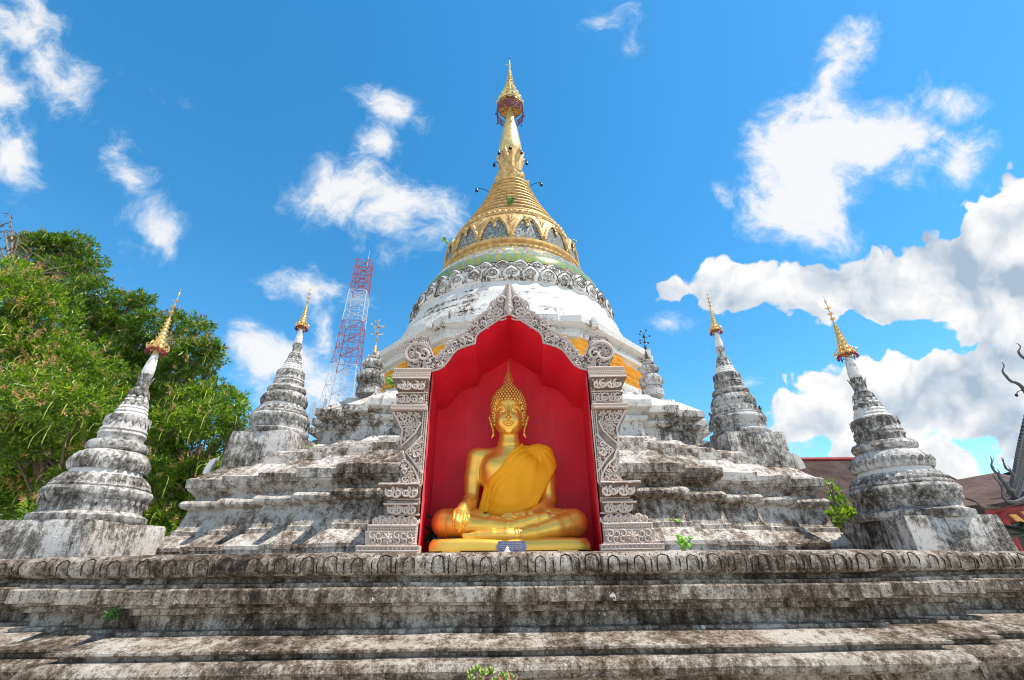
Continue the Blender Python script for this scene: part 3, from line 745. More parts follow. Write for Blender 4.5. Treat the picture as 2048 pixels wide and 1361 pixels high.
# ------------------------------------------------------------------ corner stupas
def petal_row(g, c, R0, z0, n, w, h, bulge=.02, curl=.02, down=False, off=0, lines=None, shape=.5, lean=0.):
    for k in range(n):
        a = 2*PI*(k+off)/n; N = Vector((math.sin(a), -math.cos(a), 0)); U = Vector((math.cos(a), math.sin(a), 0))
        T = ((-Z if down else Z)+N*lean).normalized(); b = Vector(c)+N*R0+Z*z0
        jh = h*random.uniform(.9, 1.08)
        g.petal(b, U, N, T, w, jh, bulge, curl, shape=shape)
        if lines is not None:
            for sc in (.6, .28):
                hw = w*.5*sc; path = []
                for q in range(7):
                    th = -.5+(PI+1)*q/6; dx, dt = hw*math.cos(th), .40+.36*sc*math.sin(th)
                    path.append(b+T*jh*dt+U*dx+N*(bulge*math.sin(PI*(.15+.85*dt))*(1-(dx/(w*.55))**2)+curl*dt*dt+.001))
                lines.tube(path, .005, 4)
def corner_stupa(loc, half, zt, rs, zs, label, group, npet, slim=1., tilt=(0, 0, 0)):
    """half: pedestal half width; zt: pedestal height; rs, zs scale the turned body"""
    root = thing('corner_stupa', label, 'stupa', loc, group)
    L = Vector(loc)
    g = G(); ring = []
    def sq(h, z):
        pts = []
        m = 6
        for s_ in range(4):
            c0 = [(-1, -1), (1, -1), (1, 1), (-1, 1)][s_]; c1 = [(-1, -1), (1, -1), (1, 1), (-1, 1)][(s_+1) % 4]
            for i in range(m):
                f = i/m; pts.append((L.x+h*(c0[0]+(c1[0]-c0[0])*f), L.y+h*(c0[1]+(c1[1]-c0[1])*f), L.z+z))
        return pts
    g.loft([sq(half*1.03, -.05), sq(half*1.02, zt*.3), sq(half*1.005, zt*.6), sq(half*.99, zt*.92), sq(half*.965, zt), sq(half*.5, zt+.01)], cap1=True)
    g.obj('pedestal', 'stupa_box', root, smooth=40, rough=.012)
    c = (L.x, L.y, L.z)
    sf = lambda z: 1-(1-slim)*min(1, max(0, (z-.45)/.6))
    def pf(lst): return [(r*rs*sf(z), zt+(z)*zs) for r, z in lst]
    g = G(); gw = G()
    g.lathe(pf([(.70, -.02), (.73, .02), (.73, .08), (.66, .11), (.63, .13), (.63, .22), (.64, .26), (.67, .30), (.695, .33), (.70, .39), (.67, .43), (.64, .44), (.65, .46), (.64, .49), (.60, .50), (.585, .55), (.55, .62)]), 56, c)
    g.lathe(pf([(.46, .68), (.50, .70), (.535, .76), (.54, .84), (.50, .92), (.44, .96), (.41, .97), (.455, 1.0), (.47, 1.05), (.44, 1.10), (.38, 1.12)]), 56, c)
    g.lathe(pf([(.36, 1.10), (.35, 1.18), (.36, 1.20), (.375, 1.22), (.36, 1.25), (.35, 1.26), (.365, 1.28), (.35, 1.31), (.335, 1.33), (.33, 1.44), (.31, 1.49), (.27, 1.52)]), 48, c)
    pr = []
    for i in range(6):
        r = .27-.11*i/5; z = 1.50+.30*i/5
        pr += [(r, z), (r+.012, z+.02), (r, z+.045)]
    gw.lathe(pf([(.52, .56), (.50, .62), (.48, .70)]), 48, c); gw.obj('white_neck', 'stupa_white', root, rough=.006, rs=4); gw = G(); gw.lathe(pf(pr), 40, c)
    gw.obj('white_rings', 'stupa_white', root, rough=.006, rs=4); gw = G()
    # leaf collar, calyx, bulb
    g.lathe(pf([(.15, 1.78), (.155, 1.86), (.12, 1.90), (.13, 1.96), (.10, 2.0), (.085, 2.1), (.10, 2.22)]), 24, c)
    gw.lathe(pf([(.085, 2.18), (.10, 2.26), (.098, 2.34), (.075, 2.48), (.05, 2.60)]), 24, c)
    body = g.obj('turned_body', 'stupa', root, rough=.008, rs=4)
    gw.obj('white_bulb', 'stupa_white', root, rough=.006, rs=4)
    def row(R0, z0, n, w, h, bu, cu, inc=False, **k):
        p = G(); ln = G() if inc else None
        petal_row(p, (c[0], c[1], c[2]+zt), R0*rs*sf(z0), z0*zs, n, w*rs*sf(z0), h*zs, bu*rs, cu*rs, lines=ln, **k)
        po = p.obj('petal_row', 'stupa', None, rough=.004); put(po, body)
        if inc: put(ln.obj('petal_lines', 'line', None), body)
    row(.605, .455, npet, .15, .155, .04, .0, inc=True, lean=-.35)
    row(.495, .69, npet-2, .14, .235, .075, .0, inc=True, off=.5, lean=-.1)
    if npet < 26: row(.575, .50, npet, .13, .15, .03, .06, off=.5, lean=.1)
    row(.655, .31, 34, .10, .10, .012, .012, down=True, shape=.9)
    row(.345, 1.49, 18, .12, .13, .01, .01, down=True, shape=1.0)
    row(.15, 1.94, 9, .10, .11, .01, .04, down=True); row(.165, 1.84, 10, .10, .10, .01, .04, down=True); row(.20, 1.76, 12, .10, .09, .01, .03, down=True)
    row(.09, 1.98, 8, .075, .24, .01, .05)
    # gilded parasol finial
    g = G(); b = (c[0], c[1], c[2]+zt); bz = Vector(b)
    def q(lst): return [(r*rs, z*zs) for r, z in lst]
    g.lathe(q([(.052, 2.56), (.045, 2.62), (.02, 2.72), (.018, 2.8)]), 12, b)
    zz = 2.68
    for i, (r, h) in enumerate(((.125, .085), (.100, .085), (.078, .08), (.064, .075), (.054, .07), (.046, .07), (.039, .065), (.032, .06))):
        g.lathe([(x*rs, y*zs) for x, y in ((r*.98, zz), (r, zz+.012), (r*.9, zz+.03), (r*.78, zz+h*.7), (r*.70, zz+h*.9), (r*.76, zz+h))], 16, b, cap=False)
        nn = 10 if i < 3 else 6
        if i == 0:
            for k in range(10):
                a = 2*PI*k/10; N = Vector((math.sin(a), -math.cos(a), 0)); g.tube([bz+N*r*rs+Z*zz*zs, bz+N*(r+.045)*rs+Z*(zz+.01)*zs, bz+N*(r+.055)*rs+Z*(zz+.05)*zs, bz+N*(r+.03)*rs+Z*(zz+.075)*zs], [.012, .011, .009, .006], 5)
        for k in range(nn):
            a = 2*PI*(k+.3)/nn; N = Vector((math.sin(a), -math.cos(a), 0)); U = Vector((math.cos(a), math.sin(a), 0))
            g.petal(bz+(N*r*.95)*rs+Z*zz*zs, U, N, Z, r*.42*rs, h*.62*zs, .01, .028*r/.13*rs+.004, ns=3, nt=4)
            if i < 2: g.ball(bz+(N*(r+.02))*rs+Z*(zz+.02)*zs, .011, 5)
        zz += h
    top = zz
    g.tube([bz+Z*(top-.1)*zs, bz+Z*(top+.3)*zs, bz+Z*(top+.60)*zs], [.016*rs, .010*rs, .003], 6)
    for i, dz in enumerate((.10, .21, .33)):
        for k in range(5):
            a = 2*PI*k/5+i; N = Vector((math.sin(a), -math.cos(a), 0)); U = Vector((math.cos(a), math.sin(a), 0))
            g.petal(bz+Z*(top+dz)*zs, U, Z, N, .035*rs, .065*rs, .0, .03, ns=3, nt=4)
        g.ball(bz+Z*(top+dz)*zs, .02*rs, 6)
    g.ball(bz+Z*(top+.48)*zs, .018*rs, 6, rz=.05*zs)
    fin = g.obj('gilded_finial', 'gold', root, smooth=50)
    g = G()
    for k in range(14):
        a = 2*PI*k/14; N = Vector((math.sin(a), -math.cos(a), 0)); U = Vector((math.cos(a), math.sin(a), 0))
        cc = bz+N*.132*rs+Z*2.66*zs
        g.tube([cc-U*.03*rs, cc-Z*.05+N*.012, cc+U*.03*rs], .008, 4); g.tube([cc, cc-Z*.03+N*.03, cc-Z*.06+N*.02], .007, 4); g.ball(cc-Z*.065+N*.02, .009, 5)
    put(g.obj('red_fringe', 'redgold', None), fin)
    root.rotation_euler = tilt
    return root
OG = 'large corner stupas on the lower platform'; IG = 'smaller corner stupas on the upper platform'
corner_stupa((5.75, 6.93, 1.74), .635, .46, .965, .985, 'large grey and white stupa on a stained block near the right edge, brown roof behind', OG, 30, .93, (0, R(-.5), R(1)))
corner_stupa((-5.75, 6.47, 1.74), .635, .46, .87, .975, 'large grey and white stupa whose gold finial stands against the green trees', OG, 28, .90, (R(.3), R(.4), R(-2)))
corner_stupa((4.32, 8.40, 3.20), .52, .58, .735, .865, 'smaller dark grey stupa with spiky double petal rings, upper steps right of the niche', IG, 22, 1., (R(.4), R(.4), R(3)))
corner_stupa((-4.32, 8.06, 3.20), .52, .58, .735, .865, 'smaller grey stupa between the trees and the lattice tower, on the upper steps', IG, 26, 1., (0, R(-.4), R(-2)))

def pinnacle(loc, sc, label, lily):
    root = thing('urn_pinnacle', label, 'pinnacle', loc, 'urn shaped pinnacles on the upper terrace')
    g = G(); c = loc
    f = lambda l: [(r*sc, z*sc) for r, z in l]
    g.lathe(f([(.24, -.1), (.24, .04), (.20, .06), (.22, .10), (.19, .12), (.23, .16), (.265, .24), (.25, .32), (.19, .40), (.14, .44), (.16, .46), (.20, .50), (.205, .55), (.16, .60), (.11, .63), (.12, .66), (.10, .72), (.06, .74), (.05, .78), (.02, .9)]), 32, c)
    for R0, z0, n, w, h, dn in ((.22, .12, 12, .12, .24, False), (.24, .34, 12, .12, .16, True), (.15, .44, 14, .085, .12, False), (.18, .62, 14, .08, .1, True), (.11, .64, 10, .06, .09, False)):
        petal_row(g, c, R0*sc, z0*sc, n, w*sc, h*sc, .03*sc, .03*sc, down=dn)
    g.obj('urn', 'stupa', root, rough=.004)
    g = G(); b = Vector(c)
    g.lathe(f([(.045, .80), (.03, .92), (.012, 1.0)]), 10, c); g.tube([b+Z*.85*sc, b+Z*1.5*sc], .008, 5)
    for i in range(11):
        a = i*2.4; zz = (1.12+.04*i)*sc; r = .07+.07*math.sin(PI*i/10)+random.uniform(-.02, .02)
        tip = b+Vector((math.sin(a)*r, math.cos(a)*r, zz+.05)); st = b+Z*(zz-.03)
        g.tube([st, (st+tip)/2+Z*.01, tip], .004, 4)
        for k in range(5):
            q = 2*PI*k/5; d = Vector((math.cos(q), -.4, math.sin(q))).normalized(); g.petal(tip, Vector((-math.sin(q), 0, math.cos(q))), Vector((0, -1, 0)), d, .022, .032, .003, .01, ns=3, nt=3)
    for zz in (1.1, 1.25, 1.4): 
        for k in range(6):
            q = 2*PI*k/6; d = Vector((math.cos(q), math.sin(q), .3)).normalized(); g.petal(b+Z*zz*sc, Vector((-math.sin(q), math.cos(q), 0)), Z, d, .03, .05, .003, .01, ns=3, nt=3)
    g.obj('flower_rod', lily, root)
pinnacle((3.0, 9.02, 4.95), .95, 'grey lotus urn topped by a rod of dark metal flowers, right of the niche', 'bronze')
pinnacle((-3.0, 8.78, 4.95), 1.08, 'grey lotus urn topped by gold metal flowers, in front of the lattice tower', 'gold')

# small curved ear finials at the ends of the terrace
def ear(loc, sx, label):
    g = G(); pts = []
    for t in range(11):
        a = PI*.5*t/10
        pts.append((sx*(.16*math.cos(a)-.02), .26*math.sin(a)))
    for t in range(8, -1, -1):
        a = PI*.5*t/10; pts.append((sx*(.05*math.cos(a)-.02), .20*math.sin(a)-.02))
    vs = [(loc[0]+x, loc[1]-.04, loc[2]+z) for x, z in pts]+[(loc[0]+x, loc[1]+.04, loc[2]+z) for x, z in pts]
    n = len(pts); fs = [tuple(range(n)), tuple(range(2*n-1, n-1, -1))]+[(i, (i+1) % n, n+(i+1) % n, n+i) for i in range(n)]
    g.add(vs, fs); o = g.obj('ear_finial', 'stupa_white', None, smooth=50, rough=.003)
    tag(o, label, 'finial', 'ear shaped finials')
p_ = at(1590, 926, 8.1); ear((p_.x, p_.y, p_.z-.10), 1, 'small white ear finial at the terrace end beside the brown roof')
p_ = at(428, 936, 7.7); ear((p_.x, p_.y, p_.z-.10), -1, 'small white ear finial at the terrace end beside the trees')

# ------------------------------------------------------------------ the niche
NY = 4.9; XN = -.035
niche = thing('shrine_niche', 'red painted niche with carved stucco pillars and a pointed flame arch round the golden statue', 'niche', (XN, NY, 1.745))
def nx(u, v, Y=NY):
    p = at(u, v, Y); return (p.x-XN, p.z)
inner_px = [(1018, 628), (1002, 639), (981, 653), (968, 661), (959, 667), (953, 675), (951, 689), (937, 693), (925, 697), (915, 702), (907, 710), (901, 719), (894, 728), (888, 735), (878, 741), (867, 745)]
outer_px = [(1018, 571), (1013, 580), (1007, 592), (1000, 598), (991, 606), (985, 613), (982, 622), (972, 627), (960, 636), (943, 646), (940, 660), (925, 671), (909, 679), (900, 690), (893, 697), (884, 708), (876, 717), (868, 716),
            (864, 706), (859, 697), (856, 686), (857, 675), (844, 672), (832, 674), (820, 679), (812, 690), (809, 705), (811, 720), (817, 733), (824, 741), (845, 744), (867, 745)]
inner = [nx(*p) for p in inner_px]; outer = [nx(*p) for p in outer_px]
inner[0] = (0, inner[0][1]); outer[0] = (0, outer[0][1])
springZ = inner[-1][1]; JX = -.925
inner[-1] = (JX, springZ)
def mirror(l): return l + [(-x, z) for x, z in reversed(l) if abs(x) > 1e-6]
floorZ = 1.75
def dens(path, k=4):
    o = []
    for a, b in zip(path, path[1:]):
        for i in range(k): o.append((a[0]+(b[0]-a[0])*i/k, a[1]+(b[1]-a[1])*i/k))
    return o+[path[-1]]
def offs(path, d):
    o = []
    for i, (x, z) in enumerate(path):
        a, b = path[max(i-1, 0)], path[min(i+1, len(path)-1)]; tx, tz = b[0]-a[0], b[1]-a[1]; L = math.hypot(tx, tz) or 1
        o.append((x+tz/L*d, z-tx/L*d))
    return o
# solid body of the shrine behind the carved front
g = G()
oc = [(x-.10, z+.03) if i == len(inner)-1 else (x, z) for i, (x, z) in enumerate(offs(inner, .09))][1:]; oc = [(0, inner[0][1]+.12)]+oc
oc += [(-1.08, 1.74)]
loop = [(-x, z) for x, z in reversed(oc[1:])]+oc     # right foot ... apex ... left foot
def ext(l, Y): return [(XN+x, Y, z) for x, z in l]
g.loft([ext(loop, 5.02), ext(loop, 5.6), ext(loop, 6.2), ext(loop, 7.0)], closed=False)
g.obj('shrine_wall', 'upper', niche, smooth=30, rough=.006)
# red interior: lining from the arch curve back to the rear wall
g = G()
half = inner+[(JX, z) for z in np.linspace(springZ, floorZ, 8)[1:]]
front = [(-x, z) for x, z in reversed(half[1:])]+half
def back_of(l, f):   # widens and drops a little towards the rear
    return [(x*(1+.10*f), z-(.10*f if z > springZ-.01 else .10*f*(z-floorZ)/(springZ-floorZ))) for x, z in l]
g.loft([ext(back_of(front, f), 4.905+1.125*f) for f in (0, .12, .3, .5, .75, 1)], closed=False)
BK = back_of(front, 1)
g.obj('red_lining', 'red', niche, smooth=25, rough=.004)
g = G(); b = [(XN+x, 6.028, z) for x, z in BK]; g.add(b+[(XN, 6.028, 2.8)], [(i, i+1, len(b)) for i in range(len(b)-1)]+[(len(b)-1, 0, len(b))])
g.obj('red_rear_wall', 'red', niche, smooth=0)
g = G(); g.box(XN-1.05, XN+1.05, 4.93, 6.05, 1.70, 1.76); g.obj('niche_floor', 'plinth', niche, rough=.003)
for sx in (-1, 1):  # pink strip up the front edge of each jamb, wavy inner border
    g = G(); x = XN+sx*(-JX)
    g.loft([[(x-sx*(.006), 4.903, z), (x-sx*.003+sx*.012, 5.08+.03*math.sin(z*9)+.02*math.sin(z*23), z)] for z in np.linspace(floorZ+.01, springZ, 24)], closed=False)
    g.obj('pink_jamb_strip', 'pink', niche)

def scroll(g, cx, cz, r, ph, dr, y, th, turns=1.25, n=13):
    th *= 1.15
    pts = []; rad = []
    for i in range(n):
        t = i/(n-1); a = ph+dr*turns*2*PI*t; rr = r*(1-.86*t)
        pts.append((cx+rr*math.cos(a), y-.012*math.sin(PI*t)-th*.3, cz+rr*math.sin(a))); rad.append(th*(1.05-.45*t) if i else th*.35)
    rad[-1] = th*1.15
    g.tube(pts, rad, 5)
def leaf(g, x, z, ang, L, w, y, up=.02):
    d = Vector((math.cos(ang), 0, math.sin(ang))); u = Vector((-math.sin(ang), 0, math.cos(ang)))
    g.petal((x, y, z), u, (0, -1, 0), d, w, L, w*.35, up, ns=5, nt=5, shape=.6)
def inside(poly, x, z):
    c = False; n = len(poly)
    for i in range(n):
        x0, z0 = poly[i]; x1, z1 = poly[i-1]
        if (z0 > z) != (z1 > z) and x < (x1-x0)*(z-z0)/(z1-z0)+x0: c = not c
    return c
def edist(poly, x, z):
    best = 9
    for i in range(len(poly)):
        ax_, az_ = poly[i-1]; bx_, bz_ = poly[i]; dx, dz = bx_-ax_, bz_-az_
        t = max(0, min(1, ((x-ax_)*dx+(z-az_)*dz)/(dx*dx+dz*dz+1e-12))); best = min(best, math.hypot(ax_+dx*t-x, az_+dz*t-z))
    return best
def fill_scrolls(g, poly, y, rmax, rmin, tries, th=.2, leaves=.5, gap=.82, seed=1):
    """scrolls and leaves packed into an outline (x relative to the niche axis), mirrored to both sides"""
    rr = random.Random(seed); pl = []
    x0, x1 = min(p[0] for p in poly), max(p[0] for p in poly); z0, z1 = min(p[1] for p in poly), max(p[1] for p in poly)
    for k in range(tries):
        x, z = rr.uniform(x0, x1), rr.uniform(z0, z1)
        if not inside(poly, x, z): continue
        e = edist(poly, x, z); r = min(rmax, e*.98, min([math.hypot(x-a, z-b)-c*gap for a, b, c in pl] or [9]))
        if r < rmin: continue
        pl.append((x, z, r))
    for x, z, r in pl:
        ph, dr = rr.uniform(0, 6.28), rr.choice((-1, 1)); lf = rr.random() < leaves
        for sx in (1, -1):
            p2 = ph if sx > 0 else PI-ph
            if r > rmin*1.35 or not lf:
                scroll(g, XN+sx*x, z, r*.92, p2, dr*sx, y, max(.006, r*th))
                if lf:
                    for j in range(3):
                        aa = p2+sx*dr*(j*.9+.4); leaf(g, XN+sx*x+r*.7*math.cos(aa), z+r*.7*math.sin(aa), aa, r*.75, r*.5, y-.005)
            else:
                for j in range(4): leaf(g, XN+sx*x, z, p2+j*PI/2, r*1.1, r*.8, y-.004)
                g.ball((XN+sx*x, y-.012, z), r*.3, 5)
def beads(g, path, y, r, step):
    for (x0, z0), (x1, z1) in zip(path, path[1:]):
        L = math.hypot(x1-x0, z1-z0); k = max(1, int(L/step))
        for i in range(k):
            f = i/k
            for sx in (1, -1): g.ball((XN+sx*(x0+(x1-x0)*f), y, z0+(z1-z0)*f), r, 5)
# arch frieze
bg, fg = G(), G()
poly = outer+[p for p in reversed(inner)][1:]        # left half, closed
polyL = outer + list(reversed(inner))
for sx in (1, -1):
    pts = [(XN+sx*x, z) for x, z in outer[:-1]+[(JX-.014, springZ+.003)]+list(reversed(offs(inner, .012)))[1:-1]+[(0, inner[0][1]+.014)]]
    n = len(pts); vs = [(x, NY, z) for x, z in pts]+[(x, NY+.16, z) for x, z in pts]
    bg.add(vs, [tuple(range(n)), tuple(range(2*n-1, n-1, -1))]+[(i, (i+1) % n, n+(i+1) % n, n+i) for i in range(n)])
frz = bg.obj('arch_frieze', 'carve_dark', niche, smooth=0)
fill_scrolls(fg, polyL, NY, .080, .028, 3200, seed=4, th=.23)
fill_scrolls(fg, polyL, NY-.014, .050, .016, 4200, seed=9, leaves=.85, th=.24)
# mouldings along the inner edge, round the volutes and the crest
for d, r in ((.010, .014), (.072, .009)):
    for sx in (1, -1): fg.tube([(XN+sx*x, NY-.012, z) for x, z in offs(inner, d) if x < -.001], r, 6)
beads(fg, offs(dens(inner, 1), .042), NY-.016, .013, .036)
vol = outer[20:31]
for sx in (1, -1): fg.tube([(XN+sx*x, NY-.012, z) for x, z in offs(vol, -.02)], .010, 5); fg.tube([(XN+sx*x, NY-.012, z) for x, z in outer[17:21]], .012, 5)
beads(fg, offs(vol, -.05), NY-.01, .012, .034)
beads(fg, offs(outer[17:22], -.03), NY-.01, .011, .034)
for sx in (1, -1):      # crest medallion and big volute spiral
    c = nx(1000, 616); pts = [(XN+sx*(c[0]+.14*math.cos(a)), NY-.02, c[1]+.14*math.sin(a)-.01) for a in np.linspace(2.3, 5.6, 14)]
    fg.tube(pts, .014, 5); fg.tube([(x, y+.002, z-.045) for x, y, z in pts[2:-1]], .008, 5)
    c = nx(832, 712); scroll(fg, XN+sx*c[0], c[1], .17, .6 if sx > 0 else PI-.6, sx, NY-.02, .022, 1.1, 20)
    c = nx(848, 714); scroll(fg, XN+sx*c[0], c[1], .085, 2.0 if sx > 0 else PI-2, -sx, NY-.03, .018, 1.3, 14)
    q = nx(1003, 604); scroll(fg, XN+sx*q[0], q[1], .065, 0 if sx > 0 else PI, sx, NY-.03, .016)
# flame leaves standing along the outer edge
path = dens(outer[6:17], 3)
for i, (x, z) in enumerate(path):
    a, b = path[max(i-1, 0)], path[min(i+1, len(path)-1)]; an = math.atan2(b[1]-a[1], b[0]-a[0])-PI/2+.5
    for sx in (1, -1):
        aa = an if sx > 0 else PI-an
        leaf(fg, XN+sx*x-.02*math.cos(aa), z-.02*math.sin(aa), aa+random.uniform(-.35, .35), random.uniform(.03, .065), .045, NY-.01, .03)
path = dens(outer[0:6], 2)
for i, (x, z) in enumerate(path[1:]):
    for sx in (1, -1): leaf(fg, XN+sx*(x+.02), z-.03, PI/2+sx*.35, .09, .06, NY-.01, .02)
for i in range(7):
    zt = inner[0][1]+.03+i*.052
    leaf(fg, XN, zt, PI/2, .11, .12-.012*i, NY-.03, .02)
leaf(fg, XN, inner[0][1]+.07, -PI/2, .13, .07, NY-.05, .0)
leaf(fg, XN, outer[0][1]-.09, PI/2, .13, .05, NY-.01, .0)
put(fg.obj('arch_scrollwork', 'carve_arch', None, rough=.003, rs=12), frz)

# pillars: (outer px bottom, outer px top, v bottom, v top, projection, flare)
for side, nm in ((1, 'left'), (-1, 'right')):
    pil = thing('carved_pillar', None, None, (XN-side*1.1, NY, 1.745)); put_loc = pil.location.copy()
    pil.parent = niche; pil.matrix_parent_inverse = Matrix.Translation(niche.location).inverted()
    blk = G(); rel = G(); rg = G()
    def blockz(u0, u1, v0, v1, pj, mi=0, jx=JX-.012, y1=5.0):
        (xb, zb), (xt, zt) = nx(u0, v0), nx(u1, v1)
        ys = NY-pj
        dpt = (xt-xb)      # flare also forward
        ring = lambda x, yy, z: [(XN+side*x, yy, z), (XN+side*jx, yy, z), (XN+side*jx, y1, z), (XN+side*x, y1, z)]
        k = 3
        blk.loft([ring(xb+(xt-xb)*i/k, ys+(dpt*.8)*i/k, zb+(zt-zb)*i/k) for i in range(k+1)], cap0=True, cap1=True, mi=mi)
        return (xb, zb, xt, zt, ys)
    blockz(720, 720, 1108, 1093, .14, jx=JX+.02)
    blockz(737, 737, 1093, 1064, .10)
    blockz(740, 742, 1064, 1053, .11)
    blockz(746, 776, 1053, 1034, .06)
    blockz(785, 771, 1034, 1009, .05, mi=1)
    blockz(776, 776, 1009, 1003, .03)
    blockz(783, 763, 1003, 975, .05, mi=1)
    blockz(762, 762, 975, 971, .10)
    # shaft with a zigzag outer edge
    sh = [(792, 971), (799, 955), (803, 935), (800, 915), (806, 893), (800, 875), (797, 855), (787, 838), (786, 823)]
    P = [nx(*p) for p in sh]
    rings_ = [[(XN+side*x, NY, z), (XN+side*(JX-.012), NY, z), (XN+side*(JX-.012), 5.0, z), (XN+side*x, 5.0, z)] for x, z in P]
    blk.loft(rings_, cap0=True, cap1=True, mi=2)
    blockz(784, 784, 823, 814, .07)
    blockz(796, 794, 814, 791, .03, mi=1)
    blockz(799, 788, 791, 764, .04, mi=1)
    blockz(787, 787, 764, 760, .09)
    blockz(790, 791, 760, 741, .06)
    body = blk.obj('pillar_blocks', ['carve', 'carve_bg', 'carve_shaft'], None, smooth=0, rough=.003)
    put(body, pil)
    def rline(pa, pb, y, r=.010, dent=None):
        (xa, za), (xb, zb) = nx(*pa), nx(*pb)
        rel.tube([(XN+side*xa, y, za), (XN+side*xb, y, zb)], r, 6)
    def rscroll(u, v, r, ph, dr, y, th=None):
        x, z = nx(u, v); scroll(rel, XN+side*x, z, r, ph if side > 0 else PI-ph, dr*side, y, th or r*.2)
    def rleaf(u, v, an, L, w, y, upv=.015):
        x, z = nx(u, v); leaf(rel, XN+side*x, z, an if side > 0 else PI-an, L, w, y, upv)
    def rball(u, v, r, y): x, z = nx(u, v); rel.ball((XN+side*x, y, z), r, 6)
    # horizontal beads and fillets on every ledge
    for (ua, ub, v, y, r) in ((722, 844, 1095, NY-.15, .010), (722, 844, 1104, NY-.15, .010), (738, 838, 1066, NY-.115, .010), (738, 838, 1090, NY-.11, .009), (742, 838, 1054, NY-.12, .011),
                              (773, 840, 1011, NY-.115, .010), (786, 842, 1031, NY-.065, .009), (764, 842, 972, NY-.11, .013), (784, 842, 1001, NY-.06, .009),
                              (786, 852, 822, NY-.08, .010), (786, 853, 816, NY-.08, .009), (796, 856, 793, NY-.04, .010), (797, 856, 809, NY-.04, .009),
                              (789, 861, 763, NY-.10, .010), (799, 857, 789, NY-.05, .009), (791, 865, 743, NY-.07, .010), (791, 864, 751, NY-.07, .008), (789, 862, 758, NY-.08, .010)):
        rline((ua, v), (ub, v), y, r)
    k = 15
    for i in range(k): rball(725+117*i/(k-1), 1099.5, .015, NY-.145); rleaf(725+117*i/(k-1), 1102, PI/2, .045, .03, NY-.145)
    for i in range(20): rball(744+92*i/19, 1059, .012, NY-.118)
    for i in range(20): rball(792+70*i/19, 747, .012, NY-.065); rball(790+72*i/19, 755, .011, NY-.085)
    # base panel: centre flower with scrolls
    for j in range(8): rleaf(782, 1078, j*PI/4, .062, .05, NY-.11)
    rball(782, 1078, .02, NY-.135)
    for u_, d_ in ((752, 1), (764, -1), (800, 1), (813, -1), (825, 1)):
        rscroll(u_, 1073, .045, .5, d_, NY-.108, .010); rscroll(u_, 1084, .04, 3.5, -d_, NY-.108, .009); rleaf(u_, 1079, .2, .05, .03, NY-.108)
    for i in range(9): rscroll(757+i*9.5-(i % 2), 1044, .05, .4, 1 if i % 2 else -1, NY-.075+.01*(i % 2), .012); rleaf(755+i*9.5, 1050, PI/2, .07, .05, NY-.07, .04)
    # S scroll bands
    for (ua, ub, v, y, r, n_) in ((787, 828, 1021, NY-.090, .062, 4), (804, 842, 802, NY-.045, .058, 4), (784, 832, 988, NY-.115, .07, 4), (806, 846, 777, NY-.080, .065, 4)):
        for i in range(n_):
            u_ = ua+(ub-ua)*i/(n_-1)
            rscroll(u_, v, r, 2.2, 1 if i % 2 else -1, y, r*.17); rscroll(u_+3, v+2, r*.5, -.8, -1, y-.005, r*.15)
            rleaf(u_-5, v+4, PI*.6, r*.9, r*.5, y); rleaf(u_+5, v-5, PI*.3, r*.7, r*.45, y)
            if i % 2: rball(u_, v-7, .014, y-.01)
    # bead strip up the inner edge of the pillar
    for i in range(46):
        v = 826+i*3.2
        x = JX-.03; z = nx(850, v)[1]; rel.ball((XN+side*x, NY-.012, z), .011, 5)
    for x in (JX-.008, JX-.055): rel.tube([(XN+side*x, NY-.01, nx(850, 824)[1]), (XN+side*x, NY-.01, nx(850, 970)[1])], .008, 5)
    for v0, v1 in ((1005, 976), (1032, 1012), (1090, 1067), (812, 794), (789, 766)):
        for i in range(5):
            z = nx(850, v0+(v1-v0)*i/4)[1]; rel.ball((XN+side*(JX-.025), NY-.055, z), .011, 5)
        rel.tube([(XN+side*(JX-.05), NY-.05, nx(850, v0)[1]), (XN+side*(JX-.05), NY-.05, nx(850, v1)[1])], .008, 5)
    # hanging triangle of scrolls, side half flower, rising flame scrolls
    tri = [nx(*p) for p in ((788, 826), (842, 826), (844, 842), (832, 862), (818, 876), (806, 890), (803, 880), (806, 860), (798, 842))]
    half_fl = [nx(*p) for p in ((846, 872), (846, 945), (836, 936), (826, 920), (812, 905), (826, 893))]
    fl = [nx(*p) for p in ((794, 970), (838, 970), (836, 955), (828, 938), (814, 926), (806, 905), (803, 925), (802, 950))]
    if side > 0: PILREL = (tri, half_fl, fl)
    for pts in (((788, 826), (799, 846), (806, 862), (803, 880), (805, 892), (818, 880), (832, 866), (842, 846)), ((846, 872), (828, 892), (812, 905), (826, 921), (838, 938), (846, 948)),
                ((805, 903), (812, 922), (826, 936), (835, 952), (838, 970))):
        rel.tube([(XN+side*x, NY-.02, z) for x, z in [nx(*p) for p in pts]], .014, 5)
    rg.n = 0
    put(rel.obj('pillar_mouldings', 'carve', None, rough=.002, rs=14), body)
    for si, pl in enumerate(PILREL):
        one = G(); _x = XN
        fill_scrolls(one, pl, NY-.01, .075, .026, 900, seed=20+si, th=.24); fill_scrolls(one, pl, NY-.022, .04, .016, 700, seed=30+si)
        V = [p for p in one.v]; F = [f for f in one.f]
        keep = G(); 
        ok = [((p[0]-XN)*side < 0) for p in V]
        mp = {}
        for i, p in enumerate(V):
            if ok[i]: mp[i] = len(mp); keep.v.append(p)
        keep.n = len(keep.v)
        for f in F:
            if all(ok[i] for i in f): keep.f.append(tuple(mp[i] for i in f)); keep.m.append(0)
        put(keep.obj('pillar_scrollwork', 'carve', None, rough=.002, rs=14), body)

